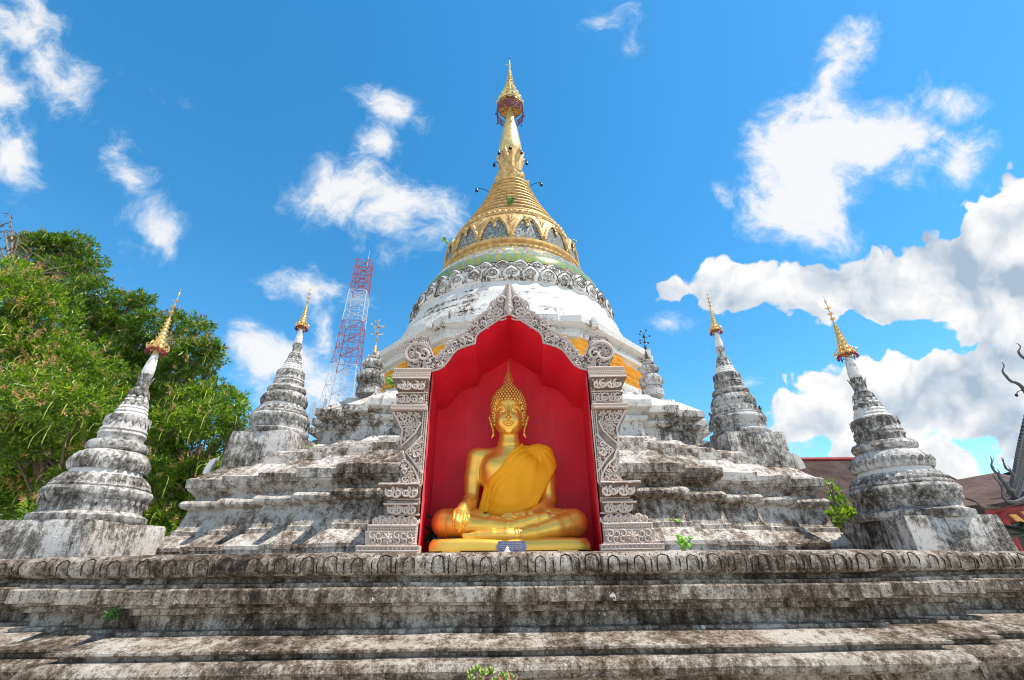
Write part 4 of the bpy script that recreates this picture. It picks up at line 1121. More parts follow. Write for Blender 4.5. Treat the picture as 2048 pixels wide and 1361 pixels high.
# ------------------------------------------------------------------ the golden Buddha
def smin(a, b, k):
    h = np.clip(.5+.5*(a-b)/k, 0, 1); return a*(1-h)+b*h-k*h*(1-h)
class Field:
    """signed distances on a grid, blended smoothly and turned into one skin"""
    def __init__(s, lo, hi, h):
        s.lo = np.array(lo, float); s.h = h; s.n = [int((b-a)/h)+1 for a, b in zip(lo, hi)]
        s.F = np.full(s.n, 1.0, np.float32)
    def blk(s, lo, hi):
        i0 = [max(0, int((lo[k]-s.lo[k])/s.h)) for k in range(3)]; i1 = [min(s.n[k], int((hi[k]-s.lo[k])/s.h)+2) for k in range(3)]
        sl_ = tuple(slice(a, b) for a, b in zip(i0, i1))
        X, Y, Zz = np.ogrid[sl_]; return sl_, (X*s.h+s.lo[0]).astype(np.float32), (Y*s.h+s.lo[1]).astype(np.float32), (Zz*s.h+s.lo[2]).astype(np.float32)
    def put(s, sl_, d, k, sub=False):
        if min(s.F[sl_].shape) == 0: return
        if sub: s.F[sl_] = -smin(-s.F[sl_], d, k)
        else: s.F[sl_] = smin(s.F[sl_], d, k)
    def cone(s, a, b, ra, rb, k=.02, sub=False, fl=1.0):
        a, b = np.array(a, float), np.array(b, float); m = max(ra, rb)+k*1.5+.02
        sl_, X, Y, Zz = s.blk(np.minimum(a, b)-m, np.maximum(a, b)+m)
        ba = b-a; L = float(ba@ba)+1e-9
        px, py, pz = X-a[0], Y-a[1], Zz-a[2]
        t = np.clip((px*ba[0]+py*ba[1]+pz*ba[2])/L, 0, 1)
        d = np.sqrt((px-t*ba[0])**2+(py-t*ba[1])**2+(pz-t*ba[2])**2)-(ra+t*(rb-ra))
        s.put(sl_, d, k, sub)
    def path(s, pts, rad, k=.02, sub=False):
        if not hasattr(rad, '__len__'): rad = [rad]*len(pts)
        for i in range(len(pts)-1): s.cone(pts[i], pts[i+1], rad[i], rad[i+1], k, sub)
    def ell(s, c, r, k=.02, sub=False):
        c, r = np.array(c, float), np.array(r, float); m = r+k*1.5+.03
        sl_, X, Y, Zz = s.blk(c-m, c+m); x, y, z = (X-c[0]), (Y-c[1]), (Zz-c[2])
        k0 = np.sqrt((x/r[0])**2+(y/r[1])**2+(z/r[2])**2); k1 = np.sqrt((x/r[0]**2)**2+(y/r[1]**2)**2+(z/r[2]**2)**2)+1e-6
        s.put(sl_, k0*(k0-1)/k1, k, sub)
    def front(s, x, z):
        i = int(round((x-s.lo[0])/s.h)); k = int(round((z-s.lo[2])/s.h)); col = s.F[i, :, k]
        j = np.argmax(col < 0)
        if col[j] >= 0: return None
        f = col[j-1]/(col[j-1]-col[j]) if j else 0
        return s.lo[1]+(j-1+f)*s.h
    def mesh(s, g):
        F = s.F; I = F < 0; n = s.n
        c = [slice(0, -1), slice(1, None)]
        cnt = sum(I[c[a], c[b], c[d]].astype(np.int8) for a in (0, 1) for b in (0, 1) for d in (0, 1))
        act = (cnt > 0) & (cnt < 8); idx = np.argwhere(act)
        vid = -np.ones([m-1 for m in n], np.int32); vid[act] = np.arange(len(idx))
        acc = np.zeros((len(idx), 3)); num = np.zeros(len(idx))
        for ax_ in range(3):
            o1, o2 = [q for q in range(3) if q != ax_]
            for p in (0, 1):
                for q in (0, 1):
                    a = idx.copy(); a[:, o1] += p; a[:, o2] += q; b = a.copy(); b[:, ax_] += 1
                    fa, fb = F[a[:, 0], a[:, 1], a[:, 2]], F[b[:, 0], b[:, 1], b[:, 2]]
                    m = (fa < 0) != (fb < 0); t = np.where(m, fa/np.where(m, fa-fb, 1), 0)
                    pos = a.astype(float); pos[:, ax_] += t
                    acc[m] += pos[m]; num[m] += 1
        V = acc/num[:, None]*s.h+s.lo
        fs = []
        for ax_ in range(3):
            o1, o2 = [(1, 2), (2, 0), (0, 1)][ax_]
            a_sl = [slice(None)]*3; b_sl = [slice(None)]*3; a_sl[ax_] = slice(0, -1); b_sl[ax_] = slice(1, None)
            A, B = I[tuple(a_sl)], I[tuple(b_sl)]
            e = np.argwhere(A != B); 
            e = e[(e[:, o1] > 0) & (e[:, o2] > 0) & (e[:, o1] < n[o1]-1) & (e[:, o2] < n[o2]-1)]
            d1 = np.zeros(3, int); d1[o1] = 1; d2 = np.zeros(3, int); d2[o2] = 1
            q = [e-d1-d2, e-d2, e, e-d1]
            ids = np.stack([vid[p[:, 0], p[:, 1], p[:, 2]] for p in q], 1)
            ins = A[e[:, 0], e[:, 1], e[:, 2]]
            ids[~ins] = ids[~ins][:, ::-1]
            fs.append(ids)
        Fq = np.concatenate(fs); Fq = Fq[(Fq >= 0).all(1)]
        # two relaxation passes take the grid steps out
        for _ in range(2):
            sm = np.zeros_like(V); nn = np.zeros(len(V))
            for i, j in ((0, 1), (1, 2), (2, 3), (3, 0)):
                np.add.at(sm, Fq[:, i], V[Fq[:, j]]); np.add.at(nn, Fq[:, i], 1)
                np.add.at(sm, Fq[:, j], V[Fq[:, i]]); np.add.at(nn, Fq[:, j], 1)
            V = V*.5+.5*sm/np.maximum(nn, 1)[:, None]
        g.add(V.tolist(), Fq.tolist())

def pz(u, v, Y): p = at(u, v, Y); return (p.x, p.y, p.z)
buddha = thing('buddha_statue', 'golden seated Buddha statue in saffron robe inside the red niche', 'statue', (XN, 5.45, 1.76))
B = Field((-1.02, 4.98, 1.86), (.98, 6.0, 3.22), .0075)
# trunk
B.ell(pz(1018, 1046, 5.66), (.46, .26, .17), .05)
B.cone(pz(1018, 1035, 5.64), pz(1018, 985, 5.62), .215, .235, .08)
B.ell(pz(1018, 1010, 5.58), (.27, .20, .22), .06)
B.ell(pz(1018, 950, 5.60), (.375, .205, .27), .08)
B.ell(pz(990, 932, 5.50), (.15, .10, .12), .08); B.ell(pz(1046, 932, 5.50), (.15, .10, .12), .08)
B.cone(pz(962, 911, 5.63), pz(1074, 911, 5.63), .09, .09, .09)
B.cone(pz(1018, 912, 5.63), pz(1018, 892, 5.60), .21, .145, .06)
B.cone(pz(1018, 896, 5.60), pz(1018, 866, 5.57), .128, .120, .02)
for vv in (886, 893.5): B.path([(XN+.122*math.sin(a), 5.595-.126*math.cos(a), at(1018, vv, 5.5).z-.012*math.cos(a)) for a in np.linspace(-1.5, 1.5, 9)], .007, .02)
def P3(*l): return [pz(*p) for p in l]
# right arm (left in the picture) reaching down to the shin
B.path(P3((952, 916, 5.63), (945, 955, 5.63), (942, 1004, 5.60)), [.122, .105, .088], .03)
B.path(P3((942, 1004, 5.60), (938, 1008, 5.42), (934, 1010, 5.26)), [.088, .078, .06], .03)
B.path(P3((934, 1010, 5.26), (928, 1016, 5.20), (923, 1025, 5.16)), [.056, .066, .060], .03)
B.path(P3((914, 1024, 5.17), (932, 1024, 5.17)), [.042, .045], .03)
for kn, mid_, tip in (((909.5, 1025, 5.150), (907, 1039, 5.10), (908, 1051, 5.115)), ((916.5, 1025, 5.140), (913, 1042, 5.085), (913.5, 1057, 5.115)),
                      ((923.5, 1025, 5.140), (919, 1046, 5.085), (918, 1063.5, 5.12)), ((930.5, 1025, 5.145), (927, 1043, 5.095), (924, 1057, 5.12)),
                      ((937.5, 1021, 5.18), (937, 1036, 5.13), (932, 1045.5, 5.11))):
    B.path(P3(kn, mid_, tip), [.0245, .021, .0165], .008)
# left arm (right in the picture), forearm across the lap
B.path(P3((1086, 916, 5.63), (1093, 955, 5.63), (1097, 1003, 5.62)), [.122, .108, .092], .03)
B.path(P3((1097, 1003, 5.62), (1085, 1021, 5.48), (1062, 1030, 5.32)), [.095, .08, .052], .03)
B.path(P3((1062, 1030, 5.32), (1046, 1033, 5.27), (1030, 1034, 5.26)), [.045, .050, .045], .025)
for pts, r0 in ((((1036, 1030, 5.28), (1020, 1029, 5.26), (1007, 1030, 5.25)), .020), (((1032, 1033, 5.26), (1016, 1034, 5.24), (1003, 1033, 5.24)), .020),
                (((1032, 1036, 5.25), (1012, 1039, 5.225), (996, 1038, 5.225)), .020), (((1034, 1038, 5.24), (1008, 1041, 5.215), (995, 1037, 5.21), (984, 1034, 5.215)), .022), (((1050, 1033, 5.24), (1036, 1036, 5.20), (1024, 1033, 5.20)), .020)):
    rr_ = [r0*1.15]+[r0]*(len(pts)-2)+[r0*.75]
    B.path(P3(*pts), rr_, .008)
# legs
B.path(P3((975, 1046, 5.62), (930, 1044, 5.50), (892, 1046, 5.38)), [.160, .150, .146], .04)
B.path(P3((889, 1047, 5.36), (930, 1050, 5.28), (980, 1054, 5.21), (1018, 1055, 5.17)), [.146, .120, .088, .062], .03)
B.path(P3((1018, 1055, 5.17), (1040, 1049, 5.185), (1070, 1039, 5.22), (1092, 1034, 5.25), (1107, 1032, 5.27)), [.062, .062, .056, .046, .030], .02)
B.path(P3((1086, 1030, 5.25), (1094, 1029, 5.26)), [.028, .024], .012)
for dv, uu in ((0, 1110), (1.6, 1109), (3, 1107)): B.path(P3((1098, 1032+dv, 5.25), (uu, 1031+dv, 5.26)), [.020, .017], .008)
B.path(P3((1062, 1046, 5.62), (1105, 1045, 5.52), (1146, 1046, 5.40)), [.160, .150, .146], .04)
B.path(P3((1150, 1047, 5.38), (1110, 1056, 5.27), (1066, 1067, 5.17), (1036, 1071, 5.12)), [.146, .108, .080, .057], .03)
B.path(P3((1036, 1071, 5.12), (1015, 1071, 5.10), (985, 1071, 5.11), (955, 1072, 5.13), (934, 1073, 5.15)), [.058, .058, .054, .046, .030], .02)
for i, (uu, vv) in enumerate(((926, 1070.5), (927, 1073), (929, 1075), (932, 1077))): B.path(P3((948, 1070+i*2, 5.11), (uu, vv, 5.12)), [.020, .017], .008)
# ankle rings, wrist ring, trouser hems
def ring_on(c, d, r, th, k=.006, n=16):
    d = Vector(d).normalized(); a = d.orthogonal().normalized(); b = d.cross(a)
    pts = [tuple(Vector(c)+(a*math.cos(2*PI*i/n)+b*math.sin(2*PI*i/n))*r) for i in range(n+1)]
    B.path(pts, th, k)
for c0, c1, r in (((1016, 1055, 5.172), (1010, 1055, 5.18), .070), ((1020, 1054.5, 5.17), (1014, 1055, 5.18), .067), ((1032, 1071, 5.118), (1038, 1070.5, 5.12), .061), ((1036, 1070.5, 5.12), (1042, 1070, 5.13), .064)):
    a, b = Vector(pz(*c0)), Vector(pz(*c1)); ring_on(a, b-a, r, .0075)
for c0, c1, r in (((902, 1048, 5.335), (912, 1049, 5.32), .160), ((1135, 1050, 5.34), (1125, 1052, 5.32), .150)):
    a, b = Vector(pz(*c0)), Vector(pz(*c1)); ring_on(a, b-a, r, .006, n=36)
a, b = Vector(pz(939, 1005, 5.50)), Vector(pz(936, 1009, 5.38)); ring_on(a, b-a, .083, .008)
g = G(); B.mesh(g); body_o = g.obj('body', 'buddha', buddha, smooth=180)

# head
HX = 1017
H = Field((-.34, 5.20, 2.98), (.26, 5.86, 3.86), .0045)
hx0 = at(HX, 830, 5.4).x
H.ell((hx0, 5.575, at(HX, 815, 5.55).z), (.196, .200, .215), .03)
H.ell((hx0, 5.530, at(HX, 838, 5.50).z), (.180, .168, .185), .05)
H.ell((hx0, 5.495, at(HX, 852, 5.46).z), (.142, .128, .115), .06)
H.cone((hx0, 5.58, at(HX, 862, 5.5).z), (hx0, 5.60, 2.98), .122, .128, .02)
for sg in (-1, 1): H.ell((hx0+sg*.085, 5.43, at(HX, 842, 5.4).z), (.055, .05, .065), .05)
def hp(du, v, oy, sg=1):
    """point on the face surface, oy in front of it"""
    x = hx0+sg*du/154.; z = at(HX, v, 5.38).z; y = H.front(x, z)
    return (x, (y if y else 5.4)-oy, z)
HF = [hp(0, v, 0) for v in (815, 838)]
for sg in (-1, 1):      # eye sockets
    H.ell(hp(12.5, 824, .012, sg), (.050, .020, .026), .02, True)
nose = [hp(0, 812, -.006), hp(0, 822, .004), hp(0, 831, .022), hp(0, 837.5, .040)]
lids = [hp(12.5, 822.5, -.012, sg) for sg in (-1, 1)]
brow = [[hp(d, v, -.001, sg) for d, v in ((24, 823), (22.5, 817.5), (18, 812.5), (12, 811), (7, 813.5), (4.2, 819), (3.2, 827))] for sg in (-1, 1)]
lipu = [hp(d, v, -.001+o) for d, v, o in ((-10.5, 845.5, 0), (-7, 846.5, .004), (-3, 844.8, .009), (0, 845.8, .010), (3, 844.8, .009), (7, 846.5, .004), (10.5, 845.5, 0))]
lipl = [hp(d, v, -.001+o) for d, v, o in ((-8.5, 848, 0), (-4, 850.3, .006), (0, 851, .008), (4, 850.3, .006), (8.5, 848, 0))]
chin = hp(0, 860, -.014)
H.path(nose, [.011, .0125, .017, .021], .014)
for sg in (-1, 1): H.ell((nose[-1][0]+sg*.023, nose[-1][1]+.022, nose[-1][2]+.002), (.016, .020, .014), .010)
for l in lids: H.ell(l, (.043, .026, .024), .010)
for l in brow: H.path(l, [.006, .0085, .0095, .0095, .009, .008, .006], .008)
H.path(lipu, [.005, .009, .0105, .010, .0105, .009, .005], .006); H.path(lipl, [.005, .011, .0125, .011, .005], .006)
H.ell(chin, (.048, .022, .034), .02)
lz = nose[-1][2]
H.path([(hx0, H.front(hx0, lz-.045)-.0 if H.front(hx0, lz-.045) else 5.4, lz-.03)]*2, .004, .006)
for sg in (-1, 1):      # long ears
    e = lambda u, v, Y: (hx0+sg*(abs(u-HX))/154., Y, at(HX, v, Y).z)
    H.path([e(981, 829, 5.60), e(979, 836, 5.59), e(982.5, 848, 5.575), e(986.5, 860, 5.56), e(987, 870, 5.55), e(984, 876, 5.545)], [.010, .016, .018, .013, .015, .008], .012)
    H.path([e(985, 831, 5.60), e(984, 842, 5.585), e(986, 852, 5.575)], [.012, .016, .010], .012)
g = G(); H.mesh(g); head = g.obj('head', 'buddha', buddha, smooth=180)
for sg in (-1, 1):
    g = G(); pts = []
    for d, v in ((6.3, 822.2), (9, 824.2), (12.5, 824.9), (16, 824.3), (19.5, 822.6)): pts.append(hp(d, v, .0015, sg))
    g.tube(pts, [.0015, .004, .0048, .004, .0015], 5)
    put(g.obj('eye_slit', 'slit', None), head)
# curls
g = G(); cc = G()
prof_h = [(850, .180), (843, .190), (832, .205), (820, .213), (812, .215), (806, .210), (800, .200), (795, .188), (790, .172), (786, .152), (782, .130), (779, .112), (775, .088), (771, .062), (768, .045)]
def hair_r(z):
    pts = [(at(HX, v, 5.56).z, r*1.10) for v, r in prof_h]
    for (z0, r0), (z1, r1) in zip(pts, pts[1:]):
        if z0 <= z <= z1: return r0+(r1-r0)*(z-z0)/(z1-z0)
    return pts[-1][1] if z > pts[-1][0] else pts[0][1]
zlo, zhi = at(HX, 850, 5.56).z, at(HX, 768, 5.56).z
def hairline(v):
    pts = [(797.5, 0), (800, .35), (803, .62), (807, .78), (814, .90), (825, .98), (838, 1.05), (850, 1.15)]
    if v <= pts[0][0]: return -1
    for (a, b), (c_, d) in zip(pts, pts[1:]):
        if v <= c_: return b+(d-b)*(v-a)/(c_-a)
    return 1.3
from bisect import bisect
vz = [(at(HX, v, 5.40).z, v) for v in range(760, 856)][::-1]
z = zlo; row_ = 0
while z < zhi+.01:
    r = hair_r(z)-.010; n_ = max(6, int(2*PI*r/.041)); vv = min(vz, key=lambda q: abs(q[0]-z))[1]
    for k in range(n_):
        ph = 2*PI*(k+.5*(row_ % 2))/n_; f = abs((ph+PI) % (2*PI)-PI)
        if f < hairline(vv)+(.10 if f > .2 else -.1): continue
        cc.ball((hx0+r*math.sin(ph), 5.575-r*.93*math.cos(ph), z), .0215, 8, rz=.024)
    z += .036*(1 if z < zhi-.12 else .9); row_ += 1
zs_ = [zlo+(zhi-zlo)*i/16 for i in range(17)]
cap_r = []
for zz in zs_:
    vv = min(vz, key=lambda q: abs(q[0]-zz))[1]; hl = hairline(vv); ring = []
    for k in range(40):
        ph = 2*PI*k/40; f = abs((ph+PI) % (2*PI)-PI); r = hair_r(zz)-.014
        if f < hl: r -= .07
        ring.append((hx0+r*math.sin(ph), 5.575-r*.93*math.cos(ph), zz))
    cap_r.append(ring)
g.loft(cap_r, cap1=True)
hair = g.obj('hair_cap', 'hair', None, smooth=60); hair.name = 'hair'; put(hair, head)
put(cc.obj('curls', 'hair', None, smooth=80), hair)
# flame finial
g = G(); zb = zhi-.015; zt_ = at(HX, 722, 5.56).z; Lf = zt_-zb
pr = []
for i in range(13):
    t = i/12; pr.append((.050*math.sin(PI*min(1, .28+t*.45))*(1-t)**.85+.002, t*Lf))
ring = []
g.loft([[(hx0+r*math.cos(a), 5.575+r*.55*math.sin(a), zb+z_) for a in [2*PI*k/14 for k in range(14)]] for r, z_ in pr], cap1=True)
for s0, hh in ((0, .97), (-.35, .86), (.35, .86), (-.68, .68), (.68, .68), (-1., .48), (1., .48), (-1.25, .30), (1.25, .30)):
    pts = []; rad = []
    for i in range(19):
        t = i/18; w = .052*math.sin(PI*min(1, .30+t*hh*.42))*(1-t*hh)**.8
        x = s0*w*(.85+.25*math.sin(PI*t))+.006*math.sin(t*15+(1 if s0 > 0 else 0))*(1-t*.3)*(1 if s0 >= 0 else -1)
        pts.append((hx0+x, 5.575-.55*math.sqrt(max(0, w*w-x*x*.7))-.006, zb+Lf*t*hh)); rad.append(.0075*(1-t*.75))
    g.tube(pts, rad, 5)
pts = [(hx0+.020*(1-.7*t)*math.sin(t*9), 5.535-.004, zb+.055+.020*(1-.7*t)*math.cos(t*9)) for t in np.linspace(0, 1, 18)]; g.tube(pts, .006, 5)
put(g.obj('flame_finial', 'hair', None, smooth=60), hair)

# robe
Rb = Field((-.50, 5.16, 1.93), (.62, 5.98, 3.24), .0075)
def torso(Fd, inf):
    Fd.ell(pz(1018, 1046, 5.66), (.36+inf, .24+inf, .15+inf), .05)
    Fd.cone(pz(1018, 1035, 5.64), pz(1018, 985, 5.62), .215+inf, .235+inf, .08)
    Fd.ell(pz(1018, 1010, 5.58), (.27+inf, .20+inf, .22+inf), .06)
    Fd.ell(pz(1018, 950, 5.60), (.375+inf, .205+inf, .27+inf), .08)
    Fd.ell(pz(990, 932, 5.50), (.15+inf, .10+inf, .12+inf), .08); Fd.ell(pz(1046, 932, 5.50), (.15+inf, .10+inf, .12+inf), .08)
    Fd.cone(pz(962, 911, 5.63), pz(1074, 911, 5.63), .09+inf, .09+inf, .09)
    Fd.cone(pz(1018, 912, 5.63), pz(1018, 892, 5.60), .21+inf, .145+inf, .06)
torso(Rb, .026)
Rb.path(P3((1086, 915, 5.63), (1093, 955, 5.63), (1097, 1003, 5.62)), [.148, .134, .118], .10)
Rb.cone(pz(1070, 960, 5.57), pz(1068, 1005, 5.56), .15, .12, .12)
X, Y_, Zz = np.ogrid[0:Rb.n[0], 0:Rb.n[1], 0:Rb.n[2]]
X = X*Rb.h+Rb.lo[0]; Y_ = Y_*Rb.h+Rb.lo[1]; Zz = Zz*Rb.h+Rb.lo[2]
def half_plane(a, b):      # signed distance in the x-z plane to the line a->b, positive on its right
    dx, dz = b[0]-a[0], b[2]-a[2]; L = math.hypot(dx, dz); return ((X-a[0])*dz-(Zz-a[2])*dx)/L
a, b = pz(1046, 880, 5.50), pz(969, 972, 5.42); s1 = half_plane(a, b)          # neckline: cloth lies on its right hand side
s1 = -s1 if (half_plane(a, b)[int((pz(1060, 960, 5.4)[0]-Rb.lo[0])/Rb.h), 0, int((pz(1060, 960, 5.4)[2]-Rb.lo[2])/Rb.h)] < 0) else s1
along = ((X-b[0])*(a[0]-b[0])+(Zz-b[2])*(a[2]-b[2]))/math.hypot(a[0]-b[0], a[2]-b[2])
s1 = s1+.012*np.sin(along*17)
fold = .007*np.sin(s1*95+1.5*np.sin(along*7))*np.exp(-np.maximum(s1, 0)/.13)
# creases fanning from the shoulder
sx_, sz_ = pz(1075, 893, 5.5)[0], pz(1075, 893, 5.5)[2]
an_ = np.arctan2(X-sx_, -(Zz-sz_)+.02); dist_ = np.sqrt((X-sx_)**2+(Zz-sz_)**2)
fold = fold + .0055*np.sin(an_*17+dist_*6)*np.exp(-dist_/.30)*np.clip(dist_/.1, 0, 1)
fold = fold + .005*np.sin((X*.8-Zz*.6)*34+3*np.sin(Zz*5))*np.clip((X-.0)/.3, 0, 1)
# soft hanging swags over the belly
bx, bz = pz(1015, 995, 5.4)[0], pz(1015, 995, 5.4)[2]
fold = fold + .004*np.sin(np.sqrt((X-bx)**2*1.3+(Zz-bz-.35)**2)*55)*np.clip((bz+.12-Zz)/.2, 0, 1)
Fr = Rb.F + fold.astype(np.float32)
a, b = pz(1112, 938, 5.5), pz(1066, 1026, 5.42); s2 = half_plane(a, b)
s2 = -s2 if s2[int((pz(1020, 960, 5.4)[0]-Rb.lo[0])/Rb.h), 0, int((pz(1020, 960, 5.4)[2]-Rb.lo[2])/Rb.h)] < 0 else s2
zh = pz(1018, 1036, 5.45)[2]; s3 = Zz-(zh+.02*np.sin(X*14))
a, b = pz(969, 972, 5.42), pz(953, 1030, 5.45); s4 = half_plane(a, b)
s4 = -s4 if s4[int((pz(1020, 960, 5.4)[0]-Rb.lo[0])/Rb.h), 0, int((pz(1020, 960, 5.4)[2]-Rb.lo[2])/Rb.h)] < 0 else s4
Fr = -smin(-Fr, s1+0*Fr, .010); Fr = -smin(-Fr, s2+0*Fr, .014); Fr = -smin(-Fr, s3+0*Fr, .010); Fr = -smin(-Fr, s4+0*Fr, .02)
Rb.F = Fr.astype(np.float32)
g = G(); Rb.mesh(g)
# loose tail of cloth at the waist
rows_ = []
for i in range(15):
    t = i/14; l, r_ = Vector(pz(970-16*t, 968+61*t, 5.50-.03*t)), Vector(pz(981-2*t, 972+50*t, 5.44))
    rows_.append([tuple(l.lerp(r_, q/6)+Vector((0, .012*math.sin(q*2.1+t*3), 0))) for q in range(7)])
g.loft(rows_, closed=False); g.loft([[(x, y+.006, z) for x, y, z in rw] for rw in rows_], closed=False)
robe = g.obj('robe', 'robe', buddha, smooth=180)

# pedestal with four feet
g = G()
x0, x1 = at(857, 1095, 5.05).x, at(1181, 1095, 5.05).x; zb, zt_ = 1.765, at(1018, 1078, 5.06).z
def ped(d, z, bow=.0):
    pts = []; n_ = 16
    for i in range(n_+1): t = i/n_; pts.append((x0+d+(x1-x0-2*d)*t, 5.03+d+.025*(2*t-1)**2*0+.05*max(0, abs(2*t-1)-.93)/.07, z+bow*math.sin(t*9)*.004))
    for i in range(5): t = i/4; pts.append((x1-d, 5.12+(.75)*t, z))
    for i in range(5): t = i/4; pts.append((x0+d, 5.87-.75*t, z))
    return pts
g.loft([ped(.02, zb+.004), ped(0, zb+.012), ped(-.004, zb+.05, 1), ped(.006, zt_-.03, 1), ped(.03, zt_, 1), ped(.12, zt_+.012, 1)], cap0=True, cap1=True)
g.obj('pedestal', 'buddha', buddha, smooth=50, rough=.004, rs=4)
for u0, u1 in ((884, 922), (1115, 1156)):
    for y0 in (5.035, 5.70):
        g = G(); xa, xb = at(u0, 1103, 5.05).x, at(u1, 1103, 5.05).x
        g.loft([[(xa+.02, y0, zb-.02), (xb-.02, y0, zb-.02), (xb-.02, y0+.12, zb-.02), (xa+.02, y0+.12, zb-.02)], [(xa, y0, zb+.012), (xb, y0, zb+.012), (xb, y0+.12, zb+.012), (xa, y0+.12, zb+.012)]], cap0=True, cap1=True)
        g.obj('foot', 'buddha', buddha, smooth=0)
g = G(); c = at(1023, 1094, 5.02); w_, h_ = .160, .052
pl = [(-w_, 0), (-w_+.022, -.030), (-w_+.022, -h_), (w_-.022, -h_), (w_-.022, -.030), (w_, 0), (w_-.022, .030), (w_-.022, h_), (-w_+.022, h_), (-w_+.022, .030)]
n_ = len(pl); g.add([(c.x+x, 5.008, c.z+z) for x, z in pl]+[(c.x+x, 5.026, c.z+z) for x, z in pl], [tuple(range(n_)), tuple(range(2*n_-1, n_-1, -1))]+[(i, (i+1) % n_, n_+(i+1) % n_, n_+i) for i in range(n_)])
pq = g.obj('plaque', 'plaque', buddha, smooth=0); pq['label'] = 'blue grey metal plaque with worn lettering'
g = G(); rr_ = random.Random(3)
for i, (z_, half_) in enumerate(((.030, .09), (.012, .115), (-.006, .115), (-.024, .09))):
    x = -half_
    while x < half_:
        l = rr_.uniform(.005, .016); g.box(c.x+x, c.x+x+l, 5.0045, 5.0085, c.z+z_-.003, c.z+z_+.003+rr_.choice((0, .002))); x += l+rr_.uniform(.003, .008)
for x in (-w_+.014, w_-.014): g.ball((c.x+x, 5.006, c.z), .006, 6)
put(g.obj('worn_lettering', 'plaque_line', None, smooth=0), pq)
# a lump of white wax before the plaque
p_ = at(1014, 1103, 4.5); g = G()
g.lathe([(.034, -.02), (.030, .0), (.018, .012), (.016, .022), (.008, .034), (.002, .045)], 9, (p_.x, p_.y, p_.z)); g.ball((p_.x+.01, p_.y-.005, p_.z+.026), .010, 6)
tag(g.obj('wax_lump', 'stupa_white', None, smooth=60, rough=.004, rs=20), 'tiny whitish lump on the platform edge in front of the statue plaque', 'stone')

# ------------------------------------------------------------------ trees
def leaf_mesh(name, mat, base, axis, side, L, W, fold, parent, two=True):
    """many leaves at once: base point, axis and side direction, length and width for each"""
    n = len(base); nrm = np.cross(axis, side); nrm /= np.linalg.norm(nrm, axis=1)[:, None]+1e-9
    L = L[:, None]; W = W[:, None]
    mid = base+axis*L*.5-nrm*L*fold*.5
    v = np.stack([base, mid+side*W*.5+nrm*W*.15, base+axis*L-nrm*L*fold*1.4, mid-side*W*.5+nrm*W*.15, mid], 1).reshape(-1, 3)
    i0 = np.arange(n)*5
    tr = np.stack([np.stack([i0, i0+1, i0+4], 1), np.stack([i0+1, i0+2, i0+4], 1), np.stack([i0+4, i0+2, i0+3], 1), np.stack([i0, i0+4, i0+3], 1)], 1).reshape(-1, 3)
    me = bpy.data.meshes.new(name)
    me.vertices.add(len(v)); me.vertices.foreach_set('co', v.astype(np.float32).ravel())
    me.loops.add(len(tr)*3); me.loops.foreach_set('vertex_index', tr.astype(np.int32).ravel())
    me.polygons.add(len(tr)); me.polygons.foreach_set('loop_start', np.arange(len(tr), dtype=np.int32)*3)
    me.update(calc_edges=True)
    at_ = me.attributes.new('rnd', 'FLOAT', 'FACE'); at_.data.foreach_set('value', np.repeat(rng.random(n).astype(np.float32), 4))
    me.materials.append(M[mat]); o = bpy.data.objects.new(name, me); COL.objects.link(o)
    if parent is not None: put(o, parent)
    return o
def unit(a): return a/(np.linalg.norm(a, axis=-1, keepdims=True)+1e-9)
def crown(clumps, dens, leafL, leafW, droop=.18, per=9):
    bs, ax_, sd, LL, WW = [], [], [], [], []; tips = []
    for c, r in clumps:
        nw = int(dens*r*r*12)
        d = unit(rng.normal(size=(nw, 3)) + np.array([0, -.35, .15])); rad = r*(.30+.76*rng.random(nw)**.6)
        # lumpy surface
        lump = 1+.22*np.sin(d[:, 0]*5+c[0]*3)*np.sin(d[:, 2]*6+c[2]*2)+.12*np.sin(d[:, 1]*9+c[0])
        wc = np.array(c)+d*(rad*lump)[:, None]*np.array([1, 1, .88]); tips.append((wc, d, rad/r))
        k = per; wcr = np.repeat(wc, k, 0); dr = np.repeat(d, k, 0)
        a = unit(dr*.75+rng.normal(size=(nw*k, 3))*.62+np.array([0, 0, -droop]))
        s = unit(np.cross(a, rng.normal(size=(nw*k, 3))*.5+np.array([0, 0, 1.])))
        l = leafL*(.6+.7*rng.random(nw*k))
        bs.append(wcr+rng.normal(size=(nw*k, 3))*.035); ax_.append(a); sd.append(s); LL.append(l); WW.append(leafW*(.75+.5*rng.random(nw*k)))
    return np.concatenate(bs), np.concatenate(ax_), np.concatenate(sd), np.concatenate(LL), np.concatenate(WW), tips
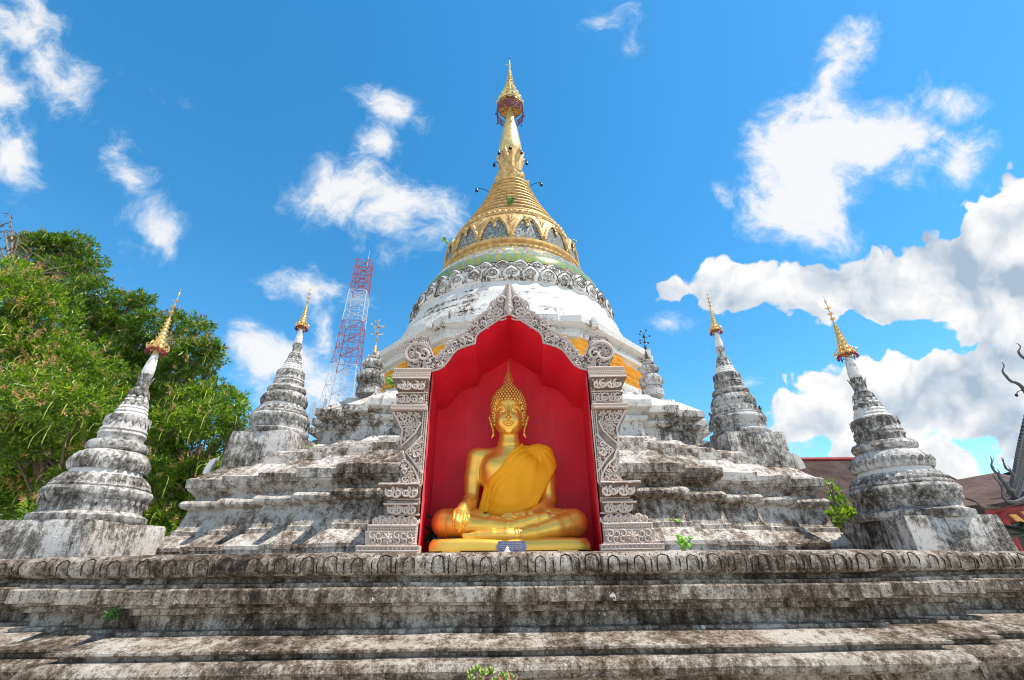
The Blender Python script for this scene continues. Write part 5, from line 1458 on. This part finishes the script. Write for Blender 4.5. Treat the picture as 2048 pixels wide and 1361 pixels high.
def tree(name, label, cat, px, Y, trunk, mat, dens, leafL, leafW, group=None, sprays=0, stalks=0, yj=1.0, tr_r=.2, seed=1):
    global rng; rng = np.random.default_rng(seed); rr = random.Random(seed)
    root = thing(name, label, cat, (trunk[0], trunk[1], 0), group)
    cl = []
    for (u, v, r) in px:
        y = Y+rr.uniform(-yj, yj); s = (680.5-v)/893; den = .889-s*.458
        p = at(u, v, y); cl.append(((p.x, y, p.z), r*y/(893*den)))
    b, a, s, L, Wd, tips = crown(cl, dens, leafL, leafW)
    cr_ = leaf_mesh('crown', mat, b, a, s, L, Wd, .12, root)
    g = G(); t0 = Vector((trunk[0], trunk[1], -.1)); top = Vector((sum(c[0][0] for c in cl)/len(cl), Y, sorted(c[0][2] for c in cl)[len(cl)//2]))
    pts = [t0.lerp(top, t)+Vector((.15*math.sin(t*7+seed), .1*math.cos(t*5), 0)) for t in np.linspace(0, 1, 8)]
    g.tube(pts, [tr_r*(1.25-.85*t) for t in np.linspace(0, 1, 8)], 10)
    for i, (c, r) in enumerate(cl):
        st = pts[rr.choice((3, 4, 5, 6))]; e = Vector(c); m = st.lerp(e, .5)+Vector((rr.uniform(-.3, .3), rr.uniform(-.3, .3), .25*r))
        lp = [st*(1-t)*(1-t)+m*2*t*(1-t)+e*t*t for t in np.linspace(0, 1, 8)]
        g.tube(lp, [tr_r*(.20-.16*t) for t in np.linspace(0, 1, 8)], 6)
        for q in range(5):
            d = Vector((rr.gauss(0, 1), rr.gauss(-.3, 1), rr.gauss(.2, 1))).normalized(); e2 = e+d*r*.85
            g.tube([lp[5], lp[5].lerp(e2, .5)+Vector((0, 0, .1)), e2], [.022, .014, .006], 5)
    g.obj('trunk', 'bark', root, rough=.02)
    T = np.concatenate([t[0][t[2] > .9] for t in tips]); D = np.concatenate([t[1][t[2] > .9] for t in tips])
    front = np.argsort(D[:, 1]-.3*D[:, 2])[:int(len(D)*.6)]
    if sprays:
        bb, aa, ll = [], [], []
        for i in rng.choice(front, min(sprays, len(front)), False):
            n_ = 34; d0 = unit(D[i]+rng.normal(size=3)*.4+np.array([0, 0, .35])); t = rng.random(n_)[:, None]
            bb.append(T[i]+d0*t*.28); aa.append(unit(d0*.6+rng.normal(size=(n_, 3))*.8)); ll.append(.05+.05*rng.random(n_))
        bb, aa, ll = np.concatenate(bb), np.concatenate(aa), np.concatenate(ll)
        fs_ = leaf_mesh('flower_sprays', 'flower', bb, aa, unit(np.cross(aa, rng.normal(size=aa.shape))), ll, ll*0+.014, .1, root); fs_['kind'] = 'stuff'
    if stalks:
        g = G()
        for i in rng.choice(front, min(stalks, len(front)), False):
            p = Vector(T[i]); d = Vector(D[i]); Ls = rr.uniform(.25, .55); side_ = Vector((rr.uniform(-1, 1), rr.uniform(-.6, 0), 0))*.3
            pts2 = [p+(d*.35+side_)*math.sin(t*1.9)*Ls+Vector((0, 0, -Ls*t*t*.9+.1*t)) for t in np.linspace(0, 1, 7)]
            g.tube(pts2, [.011, .011, .011, .010, .010, .010, .008], 4)
        g.obj('fruit_stalks', 'yellowstem', root)['kind'] = 'stuff'
    return root
LT = 'trees behind the left stupas'
tree('mango_tree', 'big yellow-green mango tree in flower, nearest at the left edge of the picture', 'tree',
     [(20, 600, 70), (85, 640, 62), (15, 690, 70), (90, 730, 70), (160, 745, 60), (45, 800, 75), (140, 815, 68), (215, 800, 48), (230, 850, 40), (20, 890, 70), (100, 900, 66), (180, 880, 55), (60, 980, 66), (150, 975, 50), (10, 1020, 60), (110, 1040, 50), (200, 950, 40), (-60, 700, 90), (-60, 860, 90), (30, 545, 30)],
     10.5, (-9.5, 11.5), 'leafA', 52, .135, .036, LT, sprays=420, stalks=190, seed=3, tr_r=.26)
tree('broadleaf_tree', 'tall deep green tree behind the yellow-green mango tree, rising highest at the left', 'tree',
     [(70, 500, 34), (110, 500, 36), (150, 500, 34), (170, 535, 34), (120, 560, 48), (60, 560, 40), (185, 585, 34), (180, 640, 44), (250, 620, 38), (285, 605, 24), (235, 665, 46), (295, 655, 36), (300, 700, 40), (245, 730, 46), (170, 700, 46), (310, 750, 40), (95, 600, 40), (270, 780, 40), (330, 790, 40)],
     14.5, (-13.5, 15), 'leafB', 38, .175, .046, LT, sprays=90, stalks=70, seed=5, tr_r=.3)
tree('broadleaf_tree', 'green tree whose lit crown stands right behind the left stupa gold finial', 'tree',
     [(355, 650, 26), (390, 665, 32), (415, 700, 28), (425, 725, 22), (380, 715, 40), (345, 745, 36), (400, 755, 28)],
     13.5, (-10.2, 14), 'leafB', 32, .19, .05, LT, sprays=60, stalks=30, seed=8)
tree('broadleaf_tree', 'rounded bright green tree between the left stupa and the stepped terrace', 'tree',
     [(385, 800, 36), (430, 795, 34), (465, 805, 28), (480, 830, 22), (420, 840, 46), (465, 860, 30), (350, 850, 44), (390, 890, 46), (450, 900, 30), (340, 920, 44), (400, 950, 40), (350, 990, 40), (330, 1040, 34), (380, 1010, 34), (440, 940, 24), (300, 880, 50), (300, 960, 50), (345, 1065, 42), (310, 1060, 40), (380, 1060, 36)],
     12.2, (-8.2, 12.6), 'leafA', 50, .15, .038, LT, sprays=90, stalks=110, seed=12)
tree('dark_tree', 'dark leafy tree in the shade low behind the left stupas', 'tree',
     [(60, 930, 90), (180, 980, 80), (280, 1000, 70), (350, 960, 60), (-20, 1000, 80), (280, 850, 60), (200, 700, 70), (120, 800, 80), (330, 820, 50), (400, 1000, 40)],
     16.5, (-13, 17.5), 'leafB', 20, .30, .085, LT, seed=15)
# withered palm-like branch at the top left
root = thing('withered_branch', 'bare brown withered branches with dead leaves at the top left of the trees', 'branch', tuple(at(20, 640, 13.0)))
g = G(); rr = random.Random(4); tb, ta = [], []
base = at(20, 560, 13.0)
for (u, v) in ((38, 470), (5, 450), (60, 500), (100, 520), (-10, 480), (130, 545), (20, 430)):
    e = at(u, v, 13.0+rr.uniform(-.5, .5)); m = base.lerp(e, .5)+Vector((rr.uniform(-.15, .15), 0, .2))
    pts = [base*(1-t)**2+m*2*t*(1-t)+e*t*t for t in np.linspace(0, 1, 8)]
    g.tube(pts, [.05-.04*t for t in np.linspace(0, 1, 8)], 6)
    for q in range(34):
        p = pts[rr.randint(3, 7)]; tb.append(tuple(p+Vector((rr.gauss(0, .05), rr.gauss(0, .05), rr.gauss(0, .05))))); ta.append((rr.gauss(0, .8), rr.gauss(0, .5), rr.gauss(-.7, .4)))
    for q in range(3):
        p = pts[rr.randint(3, 6)]; d = Vector((rr.gauss(0, 1), rr.gauss(0, .5), rr.gauss(.3, .8))).normalized()
        g.tube([p, p+d*.25, p+d*.5+Vector((0, 0, -.08))], [.018, .012, .005], 5)
for (u, v, u2, v2) in ((40, 560, 150, 530), (70, 590, 120, 610), (20, 600, 90, 660)):
    a, b = at(u, v, 12.6), at(u2, v2, 12.6); g.tube([a, a.lerp(b, .5)+Vector((0, 0, .12)), b], [.03, .022, .008], 5)
g.obj('branches', 'deadwood', root, rough=.01)
tb, ta = np.array(tb), unit(np.array(ta)); leaf_mesh('dead_leaves', 'brownleaf', tb, ta, unit(np.cross(ta, rng.normal(size=ta.shape))), .16+.18*rng.random(len(tb)), np.full(len(tb), .045), .2, root)

tree('shrub', 'small bright green shrub in the gap between the terrace and the right stupa', 'shrub',
     [(1668, 1035, 17), (1680, 1010, 12), (1690, 1045, 18), (1664, 1008, 9), (1660, 968, 7), (1672, 985, 8), (1672, 1055, 18), (1700, 1025, 14)],
     12.0, (8.3, 12), 'leafA', 26, .16, .07, None, seed=21, yj=.25, tr_r=.06)
# dark palm at the right edge
root = thing('palm', 'dark green palm fronds in the shade at the right edge under the red eave', 'palm', (11.6, 10.5, 0))
g = G(); tb, ta, tl = [], [], []; c = at(2062, 1075, 9.6); rr = random.Random(5)
g.tube([(c.x, c.y, 0), (c.x, c.y, c.z)], [.10, .07], 8)
for i in range(16):
    a = 2*PI*i/16+rr.random()*.3; d = Vector((math.cos(a), math.sin(a)*.7, rr.uniform(.2, .9))).normalized(); L_ = rr.uniform(.55, .8)
    pts = [c+d*L_*t+Vector((0, 0, -.35*t*t*L_)) for t in np.linspace(0, 1, 9)]
    g.tube(pts, [.012*(1-.7*t) for t in np.linspace(0, 1, 9)], 4)
    sd_ = d.cross(Z).normalized()
    for t in np.linspace(.2, 1, 16):
        p = c+d*L_*t+Vector((0, 0, -.35*t*t*L_))
        for sg in (-1, 1): tb.append(tuple(p)); ta.append(tuple((sd_*sg+d*.6-Z*.25).normalized())); tl.append(.26*(1.15-t*.6))
g.obj('stems', 'palm', root); tb, ta = np.array(tb), np.array(ta)
o = leaf_mesh('fronds', 'palm', tb, ta, unit(np.cross(ta, np.array([[0, .2, 1.]]))), np.array(tl), np.full(len(tl), .035), .1, root)

# ------------------------------------------------------------------ lattice radio tower
def tower():
    Yt = 40.; ax0 = at(730, 525, Yt); cx = ax0.x
    root = thing('radio_tower', 'red and white steel lattice radio tower behind the left urn pinnacle', 'tower', (cx, Yt, 0))
    hw = lambda z: np.interp(z, [0, 16.8, 20.9, 31.9], [2.5, 1.30, 1.06, .76])
    zs_ = [0, 3.4, 6.8, 9.8, 12.4, 14.8, 17.0, 19.2, 21.0, 22.6, 24.1, 25.4, 26.7, 27.9, 28.9, 29.9, 30.9, 31.9]
    rot = .14
    def cp(k, z):
        h = hw(z); x, y = ((-1, -1), (1, -1), (1, 1), (-1, 1))[k % 4]; x *= h; y *= h
        return Vector((cx+x*math.cos(rot)-y*math.sin(rot), Yt+x*math.sin(rot)+y*math.cos(rot), z))
    secs = {'white_section': [], 'red_section': []}
    order = []
    for z0, z1 in zip(zs_, zs_[1:]):
        red = (19.0 <= z0 < 24) or z0 >= 27.5; nm = 'red_section' if red else 'white_section'
        if order and order[-1][0] == nm: order[-1][1].append((z0, z1))
        else: order.append((nm, [(z0, z1)]))
    for nm, lst in order:
        g = G()
        for z0, z1 in lst:
            for k in range(4):
                a, b, c_, d = cp(k, z0), cp(k+1, z0), cp(k, z1), cp(k+1, z1)
                g.tube([a, c_], .042, 5, cap=False); g.tube([c_, d], .026, 4, cap=False)
                g.tube([a, d], .019, 4, cap=False); g.tube([b, c_], .019, 4, cap=False)
                m0, m1 = a.lerp(c_, .5), b.lerp(d, .5); x = a.lerp(d, .5)
                g.tube([m0, x.lerp(m0, .2)], .018, 4, cap=False); g.tube([m1, x.lerp(m1, .2)], .025, 4, cap=False)
            g.tube([cp(0, z1), cp(2, z1)], .03, 4, cap=False); g.tube([cp(1, z1), cp(3, z1)], .03, 4, cap=False)
            # inner ladder
            for s_ in (-.28, .28): g.tube([(cx+s_, Yt, z0), (cx+s_, Yt, z1)], .024, 4, cap=False)
            for q in range(int((z1-z0)/.4)+1): g.tube([(cx-.28, Yt, z0+q*.4), (cx+.28, Yt, z0+q*.4)], .02, 4, cap=False)
        g.obj(nm, 'red_paint' if nm[0] == 'r' else 'white_paint', root)
    g = G(); g.tube([(cx+.3, Yt, 31.5), (cx+.3, Yt, 33.9)], [.04, .012], 5); g.obj('mast', 'white_paint', root)
    for k, z in ((0, 10.2), (0, 12.4), (0, 14.3), (3, 13.4), (0, 8.0), (3, 15.6)):
        p = cp(k, z)+Vector((-.35, 0, 0)); g = G(); g.box(p.x-.13, p.x+.13, p.y-.08, p.y+.08, p.z-.9, p.z+.9); g.tube([p, p+Vector((.4, 0, 0))], .04, 5)
        g.tube([p+Vector((-.3, 0, -1.2)), p+Vector((-.3, 0, 1.2))], .03, 5); g.tube([p+Vector((-.3, 0, .6)), p+Vector((.3, 0, .6))], .025, 4)
        g.obj('antenna', 'white_paint', root, smooth=0)
tower()

# ------------------------------------------------------------------ temple halls on the right
def roof_panel(A, B_, C_, D_, name, parent, ribs, bands=3):
    """A-B ridge, D-C eave; corrugated sheet with ribs running down the slope"""
    A, B_, C_, D_ = map(Vector, (A, B_, C_, D_)); g = G(); nrm = (B_-A).cross(D_-A).normalized(); nrm = nrm if nrm.z > 0 else -nrm
    n = ribs*4; rows_ = []
    for j in range(bands+1):
        for e in (0, 1):
            if j == 0 and e == 0 or j == bands and e == 1: continue
            t = j/bands; lift = .05 if e else 0
            rows_.append([A.lerp(B_, i/n).lerp(D_.lerp(C_, i/n), min(1, t+(.004 if e else 0)))+nrm*(.030*math.cos(2*PI*i/4)+lift*(0 if j == 0 else 1)*(1-0)) for i in range(n+1)])
    g.loft(rows_, closed=False); g.loft([[p-nrm*.10 for p in rows_[0]], [p-nrm*.10 for p in rows_[-1]]], closed=False)
    return g.obj(name, 'roof2', parent, smooth=30, rough=.006)
m_, t_ = newmat('brown_roof_sheets')
P_ = t_.n('ShaderNodeNewGeometry').outputs['Position']; n_ = t_.noise(P_, 1.1, 8, .75).outputs[0]
finish(t_, t_.ramp(n_, [(.32, (.065, .042, .036)), (.5, (.115, .080, .070)), (.68, (.17, .13, .118))]), .95, 0, n_, .3, .03, .04); M['roof2'] = m_
root = thing('temple_hall', 'temple hall with weathered brown corrugated roof, behind the right end of the stepped terrace', 'hall', (15.5, 22, 0))
A, B_ = at(1530, 921, 24), at(1830, 921, 24); D_, C_ = at(1500, 1085, 18.5), at(1835, 1085, 18.5)
A.z = B_.z = (A.z+B_.z)/2; C_.z = D_.z = (C_.z+D_.z)/2; x0, x1 = A.x-.2, B_.x+.2
D_.x, C_.x = x0, x1
roof_panel(A, B_, C_, D_, 'roof_slope', root, 44); roof_panel(A, B_, (x1, 29.5, C_.z), (x0, 29.5, C_.z), 'roof_slope', root, 44)
g = G(); g.tube([A+Vector((-.1, 0, .06)), B_+Vector((.1, 0, .06))], .11, 8); g.obj('ridge_cap', 'roofbeam', root)
g = G(); g.box(A.x, B_.x, A.y-.04, A.y+.04, A.z-.30, A.z-.02); g.obj('ridge_board', 'roofbeam', root, smooth=0)
g = G(); g.box(x0+.5, x1-.5, 19.2, 29, 0, C_.z-.05, top=0); g.obj('wall', 'stupa_white', root, smooth=0)
for sx, xx in ((-1, x0+.5), (1, x1-.5)):
    g = G(); g.add([(xx, 19.2, C_.z-.2), (xx, 28.8, C_.z-.2), (xx, 24, A.z-.3), (xx-sx*.12, 19.2, C_.z-.2), (xx-sx*.12, 28.8, C_.z-.2), (xx-sx*.12, 24, A.z-.3)], [(0, 1, 2), (3, 5, 4), (0, 2, 5, 3), (1, 4, 5, 2), (0, 3, 4, 1)])
    g.obj('gable_end', 'roofbeam', root, smooth=0)

root = thing('ornate_hall', 'ornate hall with serpent gable finials, brown roof and red eave beam, at the right edge', 'hall', (17.5, 15, 0))
A, B_, C_, D_ = at(1922, 979, 24), at(2180, 905, 17.5), at(2190, 985, 13.5), at(1905, 1022, 19.5)
roof_panel(A, B_, C_, D_, 'roof_slope', root, 46, 2)
g = G(); g.tube([A+Vector((0, 0, .05)), B_+Vector((0, 0, .05))], .10, 8); g.obj('ridge_cap', 'dark', root)
Q = lambda u, v, Y=12.5: at(u, v, Y)
# eave of the porch: thin white tiled edge, beam, wall
g = G(); pts = [Q(1957, 1009), Q(1966, 1016), Q(1985, 1019), Q(2010, 1014), Q(2050, 1004), Q(2150, 985)]
rows_ = [[p for p in pts], [p+Vector((0, .05, .10)) for p in pts], [p+Vector((.9, 2.6, 1.0)) for p in pts]]
g.loft(rows_, closed=False); g.tube([Q(1953, 1004)]+pts, [.008]+[.03]*6, 6)
g.obj('porch_eave', 'roof2', root)
g = G(); a, b = Q(1985, 1032, 12.9), Q(2150, 1018, 12.9)
g.loft([[a+Vector((0, 0, -.17)), a+Vector((0, 0, .17)), a+Vector((.1, .25, .17)), a+Vector((.1, .25, -.17))], [b+Vector((0, 0, -.17)), b+Vector((0, 0, .17)), b+Vector((.1, .25, .17)), b+Vector((.1, .25, -.17))]], cap0=True, cap1=True)
g.obj('eave_beam', 'roofbeam', root, smooth=0)
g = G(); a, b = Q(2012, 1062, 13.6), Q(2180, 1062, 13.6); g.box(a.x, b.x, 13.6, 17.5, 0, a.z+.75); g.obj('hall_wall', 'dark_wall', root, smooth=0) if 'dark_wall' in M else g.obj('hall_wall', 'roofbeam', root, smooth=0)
g = G(); p = Q(2010, 1050, 12.95); g.tube([(p.x, p.y, 0), (p.x, p.y, p.z+.3)], .12, 10); g.obj('red_post', 'roofbeam', root)
for u, v in ((2030, 1040), (2052, 1034)):
    p = Q(u, v, 12.7); g = G(); w_ = .085
    g.loft([[(p.x-w_+.05*k, p.y-.02, p.z+.13-.26*k/4), (p.x+w_+.05*k, p.y-.02, p.z+.13-.26*k/4), (p.x+w_+.05*k, p.y+.02, p.z+.13-.26*k/4), (p.x-w_+.05*k, p.y+.02, p.z+.13-.26*k/4)] for k in range(5)], cap0=True, cap1=True)
    g.obj('banner', 'ochre', root, smooth=0)
# bargeboard with crest teeth, naga curls
g = G()
board = [(2020, 985), (2026, 968), (2032, 945), (2037, 915), (2043, 885), (2052, 845), (2064, 800), (2085, 740)]
outerb = [Q(u, v) for u, v in board]; innerb = [Q(u+16+i*.8, v+12) for i, (u, v) in enumerate(board)]
g.loft([outerb, innerb], closed=False); g.loft([[p+Vector((.02, .14, 0)) for p in outerb], [p+Vector((.02, .14, 0)) for p in innerb]], closed=False)
g.tube(outerb, .035, 6); g.tube(innerb, .03, 6); g.tube([a.lerp(b, .5) for a, b in zip(outerb, innerb)], .022, 6)
g.obj('bargeboard', 'gable', root)
g = G()
for i in range(34):
    t = i/33*(len(board)-2)+.6; k = min(int(t), len(board)-2); f = t-k; u = board[k][0]+(board[k+1][0]-board[k][0])*f; v = board[k][1]+(board[k+1][1]-board[k][1])*f
    p, e = Q(u, v), Q(u-7, v-7.5); g.tube([p, p.lerp(e, .5)+Vector((-.02, 0, -.01)), e], [.030, .024, .006], 5)
g.obj('crest_teeth', 'gable', root)
def naga(pts, r, teeth=0, nm='naga_finial', Y=12.45):
    g = G(); r *= .72; P = [Q(u, v, Y) for u, v in pts]; k = 5; sm = []
    for i in range(len(P)-1):
        p0, p1, p2, p3 = P[max(i-1, 0)], P[i], P[i+1], P[min(i+2, len(P)-1)]
        for q in range(k):
            t = q/k; sm.append(.5*((2*p1)+(p2-p0)*t+(2*p0-5*p1+4*p2-p3)*t*t+(3*p1-p0-3*p2+p3)*t**3))
    sm.append(P[-1]); n = len(sm); g.tube(sm, [r*(.10+.9*(i/(n-1))**.8) for i in range(n)], 8)
    for i in range(teeth):
        j = int((i+1)/(teeth+1)*(n-1)); p = sm[j]; d = (sm[max(j-1, 0)]-sm[min(j+1, n-1)]).normalized(); s_ = Vector((d.z, 0, -d.x)); s_ = s_ if s_.x > 0 else -s_; rr_ = r*(.10+.9*(j/(n-1))**.8)
        g.tube([p+s_*rr_*.3, p+s_*(rr_*1.6)+d*.04, p+s_*(rr_*1.7)+d*.13], [rr_*.7, rr_*.4, .004], 5)
    g.obj(nm, 'gable', root, smooth=60)
naga([(1980, 913), (1984, 922), (1983, 932), (1990, 944), (1997, 948), (2001, 958), (2009, 966), (2017, 978), (2028, 984)], .085, 5)
naga([(2003, 915), (2007, 925), (2012, 937), (2021, 943), (2027, 953)], .06, 3)
naga([(1987, 950), (1990, 958), (1999, 966), (2005, 980), (2006, 993), (2015, 1003), (2032, 1004), (2052, 996)], .07, 4)
naga([(2003, 724), (2008, 732), (2005, 742), (2011, 752), (2022, 763), (2032, 766), (2044, 775), (2060, 800)], .075, 1, 'gable_horn')
naga([(2033, 686), (2041, 694), (2037, 703), (2042, 712), (2056, 724), (2075, 760)], .07, 0, 'gable_horn')
g = G(); g.tube([Q(2052, 786), Q(2042, 781), Q(2035, 784), Q(2033, 789)], .012, 5); p = Q(2033, 791); g.ball(p, .04, 8, rz=.05); g.obj('gable_bell', 'dark', root)

# ------------------------------------------------------------------ small plants growing on the masonry
def sprout(name, label, base, stems, leafr, mat='lime', spread=.2, height=.3, heart=True, seed=1, cat='plant', nleaf=5, group=None, fwd=.3):
    rr = random.Random(seed); base = Vector(base); root = thing(name, label, cat, base, group)
    g = G(); lf = G()
    for i in range(stems):
        d = Vector((rr.uniform(-1, 1)*spread, -rr.uniform(0, fwd)*spread-.02, height*rr.uniform(.5, 1.)))
        pts = [base+Vector((d.x*t, d.y*t, d.z*math.sin(t*1.5))) for t in np.linspace(0, 1, 6)]
        g.tube(pts, [.010*height/.3]*3+[.006*height/.3]*3, 5)
        for j in range(nleaf):
            p = pts[rr.randint(2, 5)]; a = rr.uniform(0, 2*PI); T = Vector((math.cos(a)*.8, -abs(math.sin(a))*.5, rr.uniform(-.7, .5))).normalized()
            N = Vector((rr.uniform(-.3, .3), -1, .35)).normalized(); U = T.cross(N).normalized(); N = U.cross(T).normalized(); L_ = leafr*rr.uniform(.7, 1.25)
            lf.petal(p+T*.01, U, N, T, L_*(.85 if heart else .42), L_, .01, -.02, shape=.7)
    g.obj('stems', mat, root); lf.obj('leaves', mat, root, smooth=60)
    return root
sprout('seedling', 'bright green heart-leaved seedling on the platform edge right of the niche', at(1366, 1103, 4.52), 5, .042, height=.13, spread=.055, seed=2, nleaf=5)
sprout('seedling', 'tiny green seedling in a joint of the terrace right of the niche', at(1350, 1050, 6.35), 3, .05, height=.07, spread=.06, seed=3, nleaf=3)
sprout('fern', 'small green fern tuft in a dark corner of the lower plinth at the left', at(224, 1240, 4.45), 7, .04, height=.075, spread=.06, heart=False, seed=4, nleaf=8, mat='fern_green')
sprout('bush', 'green bush growing out of the ringed gold cone at its front', rp(-.01, 1.74, 11.88), 10, .075, height=.50, spread=.16, heart=False, seed=5, nleaf=16, mat='weed_green')
sprout('weed', 'thin leafy weed rooted on the left shoulder of the mosaic bell', rp(-1.32, 2.12, 11.0), 5, .12, height=.62, spread=.35, seed=6, nleaf=5)
sprout('weed', 'thin leafy weed rooted on the right shoulder of the mosaic bell', rp(1.32, 2.08, 11.2), 4, .11, height=.42, spread=.16, seed=7, nleaf=4)
sprout('weed', 'green vine weed beside the top of the left carved pillar', at(785, 775, 5.3), 4, .05, height=.16, spread=.07, seed=8, nleaf=5)
sprout('weed', 'few green blades on the ledge beside the urn pedestal of the left inner stupa', at(622, 903, 7.6), 5, .06, height=.09, spread=.10, heart=False, seed=9, nleaf=3)
sprout('weed', 'dark ferny weed in the left inside corner of the niche behind the statue', at(862, 1090, 5.6), 5, .08, height=.30, spread=.07, heart=False, seed=11, nleaf=6, mat='palm')
# potted succulent in front of the platform
c = at(985, 1363, 3.52); bz_ = c.z-.09
root = thing('potted_succulent', 'pale green succulent with pinkish stems in a pot at the bottom edge', 'potted plant', (c.x, 3.52, 0))
g = G(); g.box(c.x-.17, c.x+.17, 3.35, 3.69, 0, bz_-.24, bev=.015); g.obj('plinth_block', 'stupa_box', root, smooth=30)
g = G(); g.lathe([(.09, bz_-.24), (.12, bz_-.16), (.155, bz_-.06), (.165, bz_-.03), (.17, bz_-.01), (.15, bz_-.01), (.14, bz_-.04), (.0, bz_-.04)], 24, (c.x, 3.52, 0)); g.obj('pot', 'pot', root)
g = G(); st = G(); rr = random.Random(9)
for (u, v, r) in ((941, 1350, .035), (954, 1343, .038), (966, 1351, .036), (981, 1348, .042), (942, 1359, .03), (1005, 1352, .026), (1013, 1355, .024), (1022, 1356, .026), (960, 1362, .03), (1010, 1362, .03), (990, 1364, .03)):
    p = at(u, v, 3.50+rr.uniform(-.04, .04)); st.tube([(c.x+(p.x-c.x)*.4, 3.52, bz_-.04), (c.x+(p.x-c.x)*.8, 3.52, (p.z+bz_)/2-.03), p], .006, 5)
    for q in range(9):
        a = q*2.4; el = .15+.12*q; T = Vector((math.cos(a)*math.cos(el), math.sin(a)*math.cos(el), math.sin(el))); U = T.cross(Z).normalized(); N = U.cross(T)
        g.petal(p, U, N, T, r*.85, r*1.05, r*.12, r*.25, shape=.8, ns=5, nt=5)
g.obj('rosettes', 'succ', root, smooth=60); st.obj('stalks', 'pinkstem', root)
g = G()
for (u, v, u2, v2) in ((997, 1364, 997, 1349), (1028, 1364, 1036, 1353), (1003, 1366, 999, 1356), (1022, 1366, 1014, 1341)):
    a, b = at(u, v, 3.47), at(u2, v2, 3.45); g.tube([a, b], [.010, .004], 5)
g.obj('dry_stalks', 'pinkstem', root)
